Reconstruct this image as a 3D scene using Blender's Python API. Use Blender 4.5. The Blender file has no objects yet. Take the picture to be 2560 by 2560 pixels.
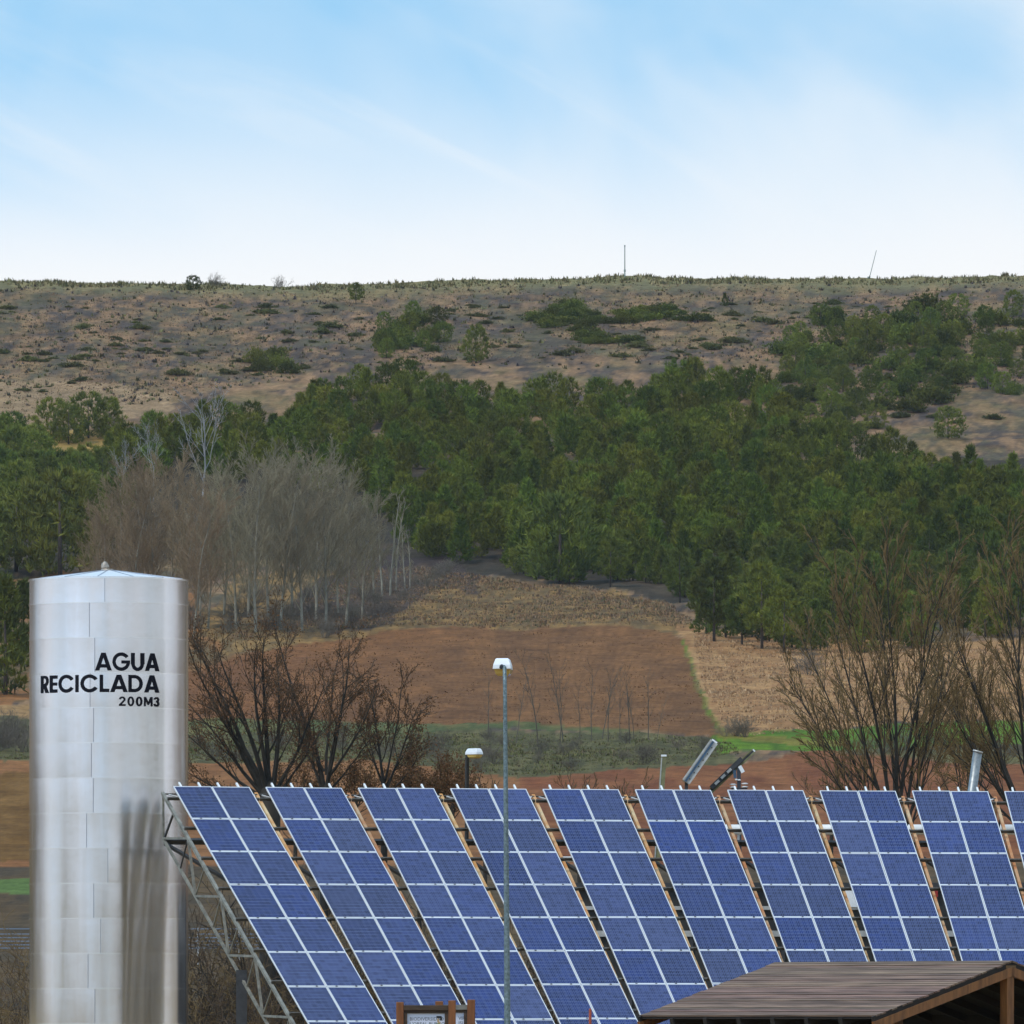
import bpy, math, random
import numpy as np
from mathutils import Vector, Matrix

random.seed(7)
rng = np.random.default_rng(7)
SC = bpy.context.scene
COL = SC.collection
R_ = math.radians

# ------------------------------------------------------------------ camera
F = 22000.0          # focal length in photograph pixels (2560 wide): a long telephoto lens
HY = 2550.0          # photograph row of the eye level
EZ = 5.0             # eye height above the yard at the tank
cam = bpy.data.cameras.new('camera'); camo = bpy.data.objects.new('camera', cam); COL.objects.link(camo)
camo.location = (0, 0, EZ); camo.rotation_euler = (R_(90), 0, 0)
cam.sensor_width = 36; cam.lens = F / 2560 * 36; cam.shift_y = (HY - 1280) / 2560
cam.clip_start = 1; cam.clip_end = 20000
SC.camera = camo
SC.cycles.max_bounces = 5; SC.cycles.diffuse_bounces = 2; SC.cycles.glossy_bounces = 3; SC.cycles.volume_bounces = 0
SC.render.resolution_x = SC.render.resolution_y = 1024

# ------------------------------------------------------------------ light
SUN_EL, SUN_AZ = 56.0, 225.0      # compass-like: camera looks to azimuth 0 (+Y); sun behind to the left
sun = bpy.data.lights.new('sun', 'SUN'); suno = bpy.data.objects.new('sun', sun); COL.objects.link(suno)
sun.energy = 2.1; sun.angle = R_(12); sun.color = (1.0, .93, .82)
sd = Vector((math.sin(R_(SUN_AZ)) * math.cos(R_(SUN_EL)), math.cos(R_(SUN_AZ)) * math.cos(R_(SUN_EL)), math.sin(R_(SUN_EL))))
suno.rotation_euler = (-sd).to_track_quat('-Z', 'Y').to_euler()
suno.location = (0, 0, 60)

W = bpy.data.worlds.new('World'); SC.world = W; W.use_nodes = True
nt = W.node_tree; nt.nodes.clear()
def N(t, tree=None, **k):
    n = (tree or nt).nodes.new(t)
    for a, v in k.items(): setattr(n, a, v)
    return n
L = nt.links.new
out = N('ShaderNodeOutputWorld'); bg = N('ShaderNodeBackground'); L(bg.outputs[0], out.inputs[0])
tc = N('ShaderNodeTexCoord'); sep = N('ShaderNodeSeparateXYZ'); L(tc.outputs['Generated'], sep.inputs[0])
sky = N('ShaderNodeTexSky', sky_type='NISHITA'); sky.sun_disc = False
sky.sun_elevation = R_(SUN_EL); sky.sun_rotation = R_(SUN_AZ); sky.air_density = 1.0; sky.dust_density = .3; sky.ozone_density = 2.2
skm = N('ShaderNodeVectorMath', operation='MULTIPLY'); L(tc.outputs['Generated'], skm.inputs[0]); skm.inputs[1].default_value = (1, 1, 7.0)
skn = N('ShaderNodeVectorMath', operation='NORMALIZE'); L(skm.outputs[0], skn.inputs[0]); L(skn.outputs[0], sky.inputs[0])
SKYS = .14
skb = N('ShaderNodeVectorMath', operation='SCALE'); skb.inputs['Scale'].default_value = SKYS; skh = N('ShaderNodeHueSaturation'); skh.inputs['Hue'].default_value = .468; skh.inputs['Saturation'].default_value = 1.18; skh.inputs['Value'].default_value = 2.4; L(sky.outputs[0], skh.inputs['Color']); L(skh.outputs[0], skb.inputs[0])
# horizon haze bank fading upwards
mr = N('ShaderNodeMapRange', interpolation_type='SMOOTHSTEP'); L(sep.outputs[2], mr.inputs[0])
mr.inputs[1].default_value = .080; mr.inputs[2].default_value = .111; mr.inputs[3].default_value = 1.0; mr.inputs[4].default_value = 0.0
# thin wispy cloud
mp0 = N('ShaderNodeMapping'); L(tc.outputs['Generated'], mp0.inputs[0]); mp0.inputs['Rotation'].default_value = (0, R_(-21), 0)
mp = N('ShaderNodeMapping'); L(mp0.outputs[0], mp.inputs[0]); mp.inputs['Scale'].default_value = (16, 16, 95); mp.inputs['Location'].default_value = (.9, 0, .35)
mpb = N('ShaderNodeMapping'); L(mp0.outputs[0], mpb.inputs[0]); mpb.inputs['Scale'].default_value = (22, 22, 30); mpb.inputs['Location'].default_value = (3.3, 1.2, .7)
nzb = N('ShaderNodeTexNoise'); L(mpb.outputs[0], nzb.inputs[0]); nzb.inputs['Scale'].default_value = 1.0; nzb.inputs['Detail'].default_value = 4; nzb.inputs['Roughness'].default_value = .5; nzb.inputs['Distortion'].default_value = .4
mb_ = N('ShaderNodeMapRange', interpolation_type='SMOOTHSTEP'); L(nzb.outputs[0], mb_.inputs[0]); mb_.inputs[1].default_value = .38; mb_.inputs[2].default_value = .70; mb_.inputs[3].default_value = .0; mb_.inputs[4].default_value = .32
nz = N('ShaderNodeTexNoise'); L(mp.outputs[0], nz.inputs[0]); nz.inputs['Scale'].default_value = 1.0; nz.inputs['Detail'].default_value = 6; nz.inputs['Roughness'].default_value = .52; nz.inputs['Distortion'].default_value = .7
mc = N('ShaderNodeMapRange', interpolation_type='SMOOTHSTEP'); L(nz.outputs[0], mc.inputs[0]); mc.inputs[1].default_value = .50; mc.inputs[2].default_value = .80; mc.inputs[3].default_value = .0; mc.inputs[4].default_value = .28
# veil of cloud thickening to the east (right)
mx_ = N('ShaderNodeMapRange', interpolation_type='SMOOTHSTEP'); L(sep.outputs[0], mx_.inputs[0]); mx_.inputs[1].default_value = -.06; mx_.inputs[2].default_value = .07; mx_.inputs[3].default_value = .0; mx_.inputs[4].default_value = .34
ad = N('ShaderNodeMath', operation='ADD'); ad0 = N('ShaderNodeMath', operation='ADD'); L(mc.outputs[0], ad0.inputs[0]); L(mb_.outputs[0], ad0.inputs[1]); L(ad0.outputs[0], ad.inputs[0]); L(mx_.outputs[0], ad.inputs[1])
inv = N('ShaderNodeMath', operation='SUBTRACT'); inv.inputs[0].default_value = 1; L(ad.outputs[0], inv.inputs[1]); inv.use_clamp = True
inv2 = N('ShaderNodeMath', operation='SUBTRACT'); inv2.inputs[0].default_value = 1; L(mr.outputs[0], inv2.inputs[1])
ml = N('ShaderNodeMath', operation='MULTIPLY'); L(inv.outputs[0], ml.inputs[0]); L(inv2.outputs[0], ml.inputs[1])
mixc = N('ShaderNodeMix', data_type='RGBA'); L(ml.outputs[0], mixc.inputs['Factor'])
mixc.inputs['A'].default_value = (.97, .985, 1.0, 1); L(skb.outputs[0], mixc.inputs['B'])
L(mixc.outputs['Result'], bg.inputs[0]); bg.inputs[1].default_value = 1.0
SC.view_settings.view_transform = 'Standard'; SC.view_settings.look = 'None'; SC.view_settings.exposure = 0.0; SC.view_settings.gamma = 1

# ------------------------------------------------------------------ helpers
def P(px, py, Y):
    return Vector(((px - 1280) / F * Y, Y, EZ + (HY - py) / F * Y))
def s2l(c):
    return tuple((x / 255 / 12.92) if x / 255 <= .04045 else ((x / 255 + .055) / 1.055) ** 2.4 for x in c)

MATS = {}
def mat(name, color, rough=.7, metal=0., noise=0., scale=5., bump=0., rand=0., spec=.5, color2=None, coat=0., stretch=(1, 1, 1), trans=0.):
    if name in MATS: return MATS[name]
    m = bpy.data.materials.new(name); m.use_nodes = True; t = m.node_tree; b = t.nodes['Principled BSDF']
    b.inputs['Base Color'].default_value = (*color, 1); b.inputs['Roughness'].default_value = rough; b.inputs['Metallic'].default_value = metal
    b.inputs['Specular IOR Level'].default_value = spec; b.inputs['Coat Weight'].default_value = coat
    if noise or bump or color2 or rand:
        c = N('ShaderNodeTexCoord', t); mp = N('ShaderNodeMapping', t); t.links.new(c.outputs['Object'], mp.inputs[0]); mp.inputs['Scale'].default_value = stretch
        n = N('ShaderNodeTexNoise', t); t.links.new(mp.outputs[0], n.inputs[0]); n.inputs['Scale'].default_value = scale; n.inputs['Detail'].default_value = 6; n.inputs['Roughness'].default_value = .62
        mixn = N('ShaderNodeMix', t, data_type='RGBA')
        rp = N('ShaderNodeMapRange', t); t.links.new(n.outputs[0], rp.inputs[0]); rp.inputs[1].default_value = .36; rp.inputs[2].default_value = .64
        t.links.new(rp.outputs[0], mixn.inputs['Factor'])
        c2 = color2 or tuple(x * (1 - noise) for x in color)
        c1 = color if color2 else tuple(min(1, x * (1 + noise * .6)) for x in color)
        mixn.inputs['A'].default_value = (*c1, 1); mixn.inputs['B'].default_value = (*c2, 1)
        o = mixn.outputs['Result']
        if rand:
            oi = N('ShaderNodeObjectInfo', t); hs = N('ShaderNodeHueSaturation', t); r2 = N('ShaderNodeMapRange', t)
            t.links.new(oi.outputs['Random'], r2.inputs[0]); r2.inputs[3].default_value = 1 - rand; r2.inputs[4].default_value = 1 + rand
            r3 = N('ShaderNodeMapRange', t); m7 = N('ShaderNodeMath', t, operation='MULTIPLY'); m7.inputs[1].default_value = 7.13; t.links.new(oi.outputs['Random'], m7.inputs[0])
            m8 = N('ShaderNodeMath', t, operation='FRACT'); t.links.new(m7.outputs[0], m8.inputs[0]); t.links.new(m8.outputs[0], r3.inputs[0])
            r3.inputs[3].default_value = .5 - rand * .07; r3.inputs[4].default_value = .5 + rand * .05
            t.links.new(r2.outputs[0], hs.inputs['Value']); t.links.new(r3.outputs[0], hs.inputs['Hue']); t.links.new(o, hs.inputs['Color']); o = hs.outputs[0]
        t.links.new(o, b.inputs['Base Color'])
        if bump:
            bp = N('ShaderNodeBump', t); bp.inputs['Strength'].default_value = bump; bp.inputs['Distance'].default_value = .02; t.links.new(n.outputs[0], bp.inputs['Height']); t.links.new(bp.outputs[0], b.inputs['Normal'])
    if trans:
        tr = N('ShaderNodeBsdfTranslucent', t); tr.inputs[0].default_value = (*[min(1, x * 1.3) for x in color], 1)
        mxs = N('ShaderNodeMixShader', t); mxs.inputs[0].default_value = trans; ou = t.nodes['Material Output']
        t.links.new(b.outputs[0], mxs.inputs[1]); t.links.new(tr.outputs[0], mxs.inputs[2]); t.links.new(mxs.outputs[0], ou.inputs[0])
    MATS[name] = m
    return m

def mesh_np(name, V, Fq, smooth=False):
    """V (n,3), Fq (m,k) uniform face size"""
    V = np.asarray(V, dtype=np.float32); Fq = np.asarray(Fq, dtype=np.int32)
    me = bpy.data.meshes.new(name); k = Fq.shape[1]; m = Fq.shape[0]
    me.vertices.add(len(V)); me.vertices.foreach_set('co', V.ravel())
    me.loops.add(m * k); me.loops.foreach_set('vertex_index', Fq.ravel())
    me.polygons.add(m); me.polygons.foreach_set('loop_start', np.arange(m, dtype=np.int32) * k); me.polygons.foreach_set('loop_total', np.full(m, k, dtype=np.int32))
    if smooth: me.polygons.foreach_set('use_smooth', np.ones(m, dtype=bool))
    me.update(calc_edges=True); me.validate()
    return me

def link(name, data, parent=None, loc=None, M=None):
    o = bpy.data.objects.new(name, data); COL.objects.link(o)
    if parent: o.parent = parent
    if loc is not None: o.location = loc
    if M is not None: o.matrix_local = M
    return o
def tag(o, label, cat=None, group=None, kind=None):
    if label: o['label'] = label
    if cat: o['category'] = cat
    if group: o['group'] = group
    if kind: o['kind'] = kind
    return o
def thing(name, label, cat, loc=(0, 0, 0), rz=0, group=None):
    o = link(name, None, loc=loc); o.rotation_euler = (0, 0, rz); o.empty_display_size = .3
    return tag(o, label, cat, group)

class MB:
    def __init__(s): s.v = []; s.f = []
    def add(s, vs, fs):
        b = len(s.v); s.v += [tuple(x) for x in vs]; s.f += [tuple(i + b for i in f) for f in fs]; return s
    def box(s, c, d, M=None):
        c = Vector(c); hx, hy, hz = d[0] / 2, d[1] / 2, d[2] / 2
        vs = [Vector((x, y, z)) for x in (-hx, hx) for y in (-hy, hy) for z in (-hz, hz)]
        vs = [(M @ v if M else v) + c for v in vs]
        return s.add(vs, [(0, 1, 3, 2), (4, 6, 7, 5), (0, 4, 5, 1), (2, 3, 7, 6), (0, 2, 6, 4), (1, 5, 7, 3)])
    def beam(s, p0, p1, w, h=None, up=(0, 0, 1), ext=0):
        p0 = Vector(p0); p1 = Vector(p1); d = (p1 - p0); l = d.length; d.normalize(); h = h or w
        x = d.cross(Vector(up)); 
        if x.length < 1e-4: x = d.cross(Vector((1, 0, 0)))
        x.normalize(); y = x.cross(d)
        M = Matrix((x, d, y)).transposed()
        return s.box((p0 + p1) / 2, (w, l + 2 * ext, h), M)
    def tube(s, pts, rad, n=10, cap=True):
        pts = [Vector(p) for p in pts]; rings = []
        if not hasattr(rad, '__len__'): rad = [rad] * len(pts)
        x = None; base = len(s.v)
        for i, p in enumerate(pts):
            d = (pts[min(i + 1, len(pts) - 1)] - pts[max(i - 1, 0)]).normalized()
            if x is None:
                x = d.cross(Vector((0, 0, 1)))
                if x.length < 1e-3: x = d.cross(Vector((0, 1, 0)))
            x = (x - d * x.dot(d)).normalized(); y = d.cross(x)
            s.v += [tuple(p + (x * math.cos(2 * math.pi * k / n) + y * math.sin(2 * math.pi * k / n)) * rad[i]) for k in range(n)]
        for i in range(len(pts) - 1):
            for k in range(n):
                a = base + i * n + k; b = base + i * n + (k + 1) % n
                s.f.append((a, b, b + n, a + n))
        if cap:
            s.f.append(tuple(base + k for k in range(n))[::-1]); s.f.append(tuple(base + (len(pts) - 1) * n + k for k in range(n)))
        return s
    def mesh(s, name, m, smooth=False, bevel=0):
        me = bpy.data.meshes.new(name); me.from_pydata(s.v, [], s.f)
        if m: me.materials.append(m)
        if smooth: me.polygons.foreach_set('use_smooth', [len(p.vertices) == 4 for p in me.polygons])
        me.update(); return me
    def obj(s, name, m, parent=None, smooth=False, bevel=0, M=None):
        o = link(name, s.mesh(name, m, smooth), parent, M=M)
        if bevel:
            b = o.modifiers.new('bevel', 'BEVEL'); b.width = bevel; b.segments = 2; b.limit_method = 'ANGLE'
        return o

# numpy value noise
_T = rng.random((256, 256)).astype(np.float32)
def vnoise(x, y):
    xi = np.floor(x).astype(int); yi = np.floor(y).astype(int); fx = x - xi; fy = y - yi
    fx = fx * fx * (3 - 2 * fx); fy = fy * fy * (3 - 2 * fy)
    g = lambda a, b: _T[a & 255, b & 255]
    return (g(xi, yi) * (1 - fx) + g(xi + 1, yi) * fx) * (1 - fy) + (g(xi, yi + 1) * (1 - fx) + g(xi + 1, yi + 1) * fx) * fy
def fbm(x, y, o=4):
    s = 0; a = .5; t = 0
    for k in range(o): s = s + a * vnoise(x * 2 ** k + 17.3 * k, y * 2 ** k + 9.1 * k); t += a; a *= .55
    return s / t
def inpoly(px, py, poly):
    px = np.asarray(px, dtype=float); py = np.asarray(py, dtype=float); r = np.zeros(px.shape, bool); n = len(poly)
    for i in range(n):
        x0, y0 = poly[i]; x1, y1 = poly[(i + 1) % n]
        if y0 == y1: continue
        c = ((y0 > py) != (y1 > py)) & (px < (x1 - x0) * (py - y0) / (y1 - y0) + x0)
        r ^= c
    return r

# ------------------------------------------------------------------ terrain
PY = [2981, 2700, 2560, 2450, 2300, 2160, 1960, 1880, 1810, 1570, 1440, 1200, 950, 800, 720, 697]
PD = [255., 275, 300, 330, 390, 450, 560, 620, 690, 880, 980, 1085, 1180, 1250, 1310, 1345]
SKX = [-1200, 0, 330, 480, 720, 900, 1000, 1250, 1450, 1600, 1760, 1900, 2200, 2400, 2560, 3800]
SKY_ = [690, 700, 707, 713, 714, 711, 708, 698, 693, 692, 696, 697, 697, 693, 688, 680]
def depth_of(py):          # distance of the ground seen at photograph row py
    return np.interp(-np.asarray(py, float), [-p for p in PY], PD)
def ridge_shift(px, v):
    w = np.clip((1000 - v) / 300, 0, 1); w = w * w * (3 - 2 * w)
    return (np.interp(px, SKX, SKY_) - 697) * w
def ground_noise(X, Y):
    far = np.clip((Y - 300) / 400, 0, 1)
    return (fbm(X / 9, Y / 14, 4) - .5) * 1.1 * far + (fbm(X / 1.6, Y / 2.2, 3) - .5) * .35 * far
def terrain_point(px, py):
    """ground point seen at a photograph pixel"""
    v = py
    for _ in range(6): v = py - ridge_shift(px, v)
    D = float(depth_of(v)); X = (px - 1280) / F * D
    z = EZ + (HY - py) / F * D + float(ground_noise(np.array([X]), np.array([D]))[0])
    return Vector((X, D, z))

vrows = np.arange(2560, 696, -4.5)
Dv = depth_of(vrows)
near_D = np.array([-900, -300, -80, 0, 60, 110, 140, 150, 160, 170, 180, 190, 200, 205, 210, 220, 235, 250, 255, 262, 270, 280, 290], float)
near_z = np.interp(near_D, [-900, 0, 140, 160, 180, 205, 255], [3.3, 3.3, 2.8, 2.4, 1.5, .0, 0.])
nz_hill = EZ + (HY - np.interp(near_D, PD, PY)) / F * near_D
near_z = np.where(near_D > 255, nz_hill, near_z)
back_D = np.array([1365, 1400, 1480, 1700, 2200, 3000, 5000.])
pxc = np.concatenate([np.arange(-640, 3210, 7.5)])
outer = np.array([15, 50, 130, 320, 700, 1500, 3000.])
rows_V = []; rows_meta = []
def add_row(D, zrow, vpx):
    De = max(D, 200)
    X = (pxc - 1280) / F * De
    Xf = np.concatenate([X[0] - outer[::-1], X, X[-1] + outer]); pf = np.concatenate([np.full(7, pxc[0]) - outer[::-1] * .4, pxc, pxc[-1] + outer * .4])
    z = zrow(pf) if callable(zrow) else np.full(len(pf), zrow)
    rows_V.append(np.stack([Xf, np.full(len(Xf), D), z], 1)); rows_meta.append(np.stack([pf, np.full(len(pf), vpx)], 1))
for D, z in zip(near_D, near_z): add_row(D, float(z), 3000 if D < 255 else float(np.interp(D, PD, PY)))
for v, D in zip(vrows, Dv): add_row(D, lambda pf, v=v, D=D: EZ + (HY - (v + ridge_shift(pf, v))) / F * D, v)
zr = EZ + (HY - 697) / F * 1345
for D in back_D: add_row(D, lambda pf, D=D: EZ + (HY - (697 + ridge_shift(pf, 697))) / F * 1345 + .004 * (D - 1345), 690)
TV = np.stack(rows_V); TM = np.stack(rows_meta); nr, nc = TV.shape[:2]
TV[..., 2] += ground_noise(TV[..., 0], TV[..., 1])
px_, v_ = TM[..., 0], TM[..., 1]
# ---- what grows or lies where (surface colours, shade under the pines painted in)
wx = px_ + (fbm(px_ / 60, v_ / 26, 3) - .5) * 60; wy = v_ + (fbm(px_ / 70 + 40, v_ / 30, 3) - .5) * 34
ex = px_ + (fbm(px_ / 30, v_ / 12, 3) - .5) * 16; ey = v_ + (fbm(px_ / 40 + 40, v_ / 14, 3) - .5) * 9
C = np.zeros((nr, nc, 3)); 
def lin(c, k=1.0): return np.array(s2l(c)) * k
n1 = fbm(px_ / 75, v_ / 22, 4)[..., None]; n2 = fbm(px_ / 22 + 90, v_ / 7, 3)[..., None]
tan_ = lin((166, 132, 102)); pur = lin((106, 93, 86)); tan2 = lin((176, 146, 112)); olive = lin((114, 110, 78)); dark = lin((74, 66, 52))
mixf = lambda a, b, t: a * (1 - t) + b * t
ss = lambda x, a, b: np.clip((x - a) / (b - a), 0, 1)
C[:] = mixf(pur * .68, tan_ * .82, ss(n1 * .5 + n2 * .5, .42, .60)) 
C *= 1 - .35 * ss(fbm(px_ / 34 + 31, v_ / 6 + 5, 3)[..., None], .56, .68)
C = mixf(C, olive, ss(fbm(px_ / 50 + 7, v_ / 12 + 3, 3)[..., None], .55, .75) * .35)
crest = ss(735 - v_, 0, 28)[..., None]; C = mixf(C, lin((140, 132, 92)), crest * .75)
def zone(poly, col, X=ex, Y=ey, k=1.0):
    global C
    m = inpoly(X, Y, poly)[..., None] * k; C = C * (1 - m) + col * m
grass = mixf(lin((150, 118, 76)), lin((186, 146, 100)), ss(n2, .35, .65))
C = mixf(C, lin((110, 104, 68)), ss(fbm(px_ / 130 + 3, v_ / 34 + 8, 3)[..., None], .5, .72) * .3)
zone([(-900, 930), (160, 950), (420, 980), (420, 1040), (-900, 1120)], mixf(pur, tan2, .75), wx, wy, .8)
zone([(60, 1080), (290, 1075), (300, 1160), (60, 1160)], lin((165, 135, 85)), wx, wy)
zone([(-900, 1150), (3600, 1150), (3600, 1430), (1700, 1500), (1200, 1430), (900, 1430), (700, 1400), (-900, 1440)], lin((62, 56, 48)), wx, wy, .85)  # dark ground tone stands in for shade beneath the pine crowns
zone([(-900, 1440), (420, 1440), (600, 1600), (600, 1760), (-900, 1760)], mixf(lin((150, 105, 70)), lin((112, 92, 66)), ss(n1, .4, .6)), wx, wy)
zone([(600, 1430), (900, 1420), (1060, 1425), (1250, 1445), (1660, 1500), (1740, 1560), (1740, 1580), (700, 1620), (560, 1640), (500, 1560)], mixf(lin((112, 92, 66)), lin((150, 118, 78)), ss(n2, .4, .62)), wx, wy)
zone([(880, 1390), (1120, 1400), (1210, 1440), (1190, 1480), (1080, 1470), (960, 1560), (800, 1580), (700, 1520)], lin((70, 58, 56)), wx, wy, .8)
zone([(1690, 1560), (2100, 1600), (3600, 1620), (3600, 1790), (2350, 1800), (1800, 1840)], mixf(lin((156, 116, 82)), lin((180, 140, 100)), ss(n2, .35, .65)))
furrow = (.5 + .5 * np.sin((px_ - 1350) / (v_ - 1150) * 260 + .8 * fbm(px_ / 30, v_ / 20, 2)))[..., None]
plough = mixf(lin((118, 84, 58)), lin((138, 98, 66)), ss(n1, .3, .7)) * mixf(np.array([1.06, .96, .94]), np.array([1., 1., 1.]), ss(px_, 600, 1250)[..., None]) * (.88 + .14 * furrow) * (.88 + .24 * n2)
zone([(430, 1700), (540, 1655), (640, 1628), (740, 1606), (850, 1590), (980, 1577), (1150, 1568), (1400, 1566), (1600, 1570), (1675, 1580), (1702, 1600), (1720, 1640), (1745, 1720), (1790, 1800), (1812, 1842), (1600, 1828), (1300, 1810), (1000, 1803), (450, 1803)], plough)
gr = mixf(lin((84, 118, 40)), lin((118, 140, 52)), ss(n2, .3, .7))
brk = ss(fbm(px_ / 20, v_ / 18, 3), .35, .6)[..., None]
zone([(1702, 1600), (1730, 1640), (1752, 1720), (1796, 1800), (1830, 1850), (1812, 1850), (1778, 1800), (1738, 1720), (1716, 1640)], lin((104, 120, 52)), k=.35 + .6 * brk)
zone([(450, 1803), (1000, 1803), (1300, 1810), (1600, 1828), (1600, 1836), (1300, 1824), (1160, 1826), (800, 1832), (450, 1830)], lin((84, 98, 52)), k=.65)
bank = mixf(lin((88, 84, 58)), lin((112, 104, 72)), ss(n2, .35, .65))
zone([(-900, 1795), (420, 1795), (470, 1830), (800, 1832), (1160, 1826), (1600, 1836), (1830, 1846), (1800, 1880), (1900, 1920), (1300, 1950), (900, 1910), (-900, 1905)], bank)
zone([(-900, 1760), (420, 1760), (440, 1800), (-900, 1800)], lin((165, 130, 92)))
zone([(1780, 1838), (2080, 1822), (2300, 1806), (3600, 1796), (3600, 1856), (2320, 1862), (2060, 1880), (1800, 1884)], mixf(lin((80, 104, 42)), lin((104, 130, 48)), ss(n1, .35, .6)))
zone([(1790, 1830), (2120, 1850), (2120, 1862), (1790, 1843)], lin((140, 120, 66)), k=.7)
zone([(2060, 1880), (2320, 1862), (3600, 1856), (3600, 1915), (2400, 1905), (2200, 1890)], bank)
zone([(1300, 1950), (1900, 1900), (2060, 1884), (2250, 1895), (2400, 1908), (3600, 1918), (3600, 2160), (1300, 2160)], mixf(lin((128, 80, 56)), lin((144, 96, 66)), ss(n1, .35, .65)))
zone([(-900, 1905), (900, 1908), (1300, 1950), (1300, 2165), (-900, 2165)], mixf(lin((140, 96, 64)), lin((152, 108, 74)), ss(n1, .35, .65)))
zone([(-900, 1930), (440, 1930), (440, 2150), (-900, 2150)], mixf(lin((116, 84, 48)), lin((132, 98, 60)), ss(n1, .35, .65)))
zone([(-900, 2165), (3600, 2165), (3600, 2560), (-900, 2560)], mixf(lin((84, 72, 58)), lin((104, 84, 62)), ss(n1, .35, .65)))
zone([(-900, 2195), (70, 2195), (440, 2200), (440, 2232), (-900, 2232)], lin((98, 116, 66)))
nearm = (v_ > 2570)[..., None]; C = np.where(nearm, lin((176, 148, 104)), C)
lum_ = C.mean(-1, keepdims=True); C = np.clip(lum_ + (C - lum_) * 1.10, .004, 1)
C *= .9 * (.86 + .3 * fbm(px_ / 6, v_ / 3, 2)[..., None])
idx = np.arange(nr * nc).reshape(nr, nc)
Q = np.stack([idx[:-1, :-1], idx[:-1, 1:], idx[1:, 1:], idx[1:, :-1]], -1).reshape(-1, 4)
tme = mesh_np('terrain', TV.reshape(-1, 3), Q, True)
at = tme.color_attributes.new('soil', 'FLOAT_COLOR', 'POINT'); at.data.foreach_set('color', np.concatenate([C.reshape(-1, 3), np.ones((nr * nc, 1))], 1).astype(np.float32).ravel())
tm = bpy.data.materials.new('soil_and_grass'); tm.use_nodes = True; t = tm.node_tree; b = t.nodes['Principled BSDF']
ca = N('ShaderNodeVertexColor', t); ca.layer_name = 'soil'
oc = N('ShaderNodeTexCoord', t)
ns = [N('ShaderNodeTexNoise', t) for _ in range(2)]
for n_, s_ in zip(ns, (1.6, .28)):
    t.links.new(oc.outputs['Object'], n_.inputs[0]); n_.inputs['Scale'].default_value = s_; n_.inputs['Detail'].default_value = 7; n_.inputs['Roughness'].default_value = .7
m1 = N('ShaderNodeMath', t, operation='MULTIPLY'); t.links.new(ns[0].outputs[0], m1.inputs[0]); t.links.new(ns[1].outputs[0], m1.inputs[1])
r1 = N('ShaderNodeMapRange', t); t.links.new(m1.outputs[0], r1.inputs[0]); r1.inputs[1].default_value = .12; r1.inputs[2].default_value = .40; r1.inputs[3].default_value = .55; r1.inputs[4].default_value = 1.35
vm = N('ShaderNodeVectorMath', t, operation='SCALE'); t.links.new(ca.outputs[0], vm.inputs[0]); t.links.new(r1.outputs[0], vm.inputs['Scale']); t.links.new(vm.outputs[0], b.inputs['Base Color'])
b.inputs['Roughness'].default_value = .95; b.inputs['Specular IOR Level'].default_value = .1
bp = N('ShaderNodeBump', t); bp.inputs['Strength'].default_value = .9; bp.inputs['Distance'].default_value = .35; t.links.new(ns[0].outputs[0], bp.inputs['Height']); t.links.new(bp.outputs[0], b.inputs['Normal'])
tme.materials.append(tm)
tag(link('hillside', tme), 'sloping ground with ploughed fields, meadow, dry grass and hill', kind='structure')

# unseen rolling ground added behind the viewpoint to darken the tank's mirror image
az = np.linspace(R_(92), R_(262), 120); Vh = []
for k, (rad_, hk) in enumerate([(500, 0.), (640, .45), (820, 1.), (1100, .9), (1500, 1.2)]):
    hh = 8 + 22 * fbm(az * 3.1 + 5, az * 0 + 2.0, 3) + 16 * np.clip((R_(200) - az) / R_(80), 0, 1)
    Vh.append(np.stack([np.sin(az) * rad_ - 10, np.cos(az) * rad_ + 224, 3.2 + hh * hk + (-1.2 if k == 0 else 0) + (2.2 * fbm(az * 60, az * 0 + k, 3) if k else 0)], 1))
Vh = np.concatenate(Vh); ih = np.arange(600).reshape(5, 120); mh = mesh_np('reflection_hills', Vh, np.stack([ih[:-1, :-1], ih[1:, :-1], ih[1:, 1:], ih[:-1, 1:]], -1).reshape(-1, 4), True)
mh.materials.append(mat('reflection_hill_soil', (.19, .16, .105), .95, color2=(.08, .085, .04), scale=.02, spec=.1))
tag(link('reflection_hills', mh), 'unseen rolling ground added behind the viewpoint to darken the tank reflection', kind='structure')

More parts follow.
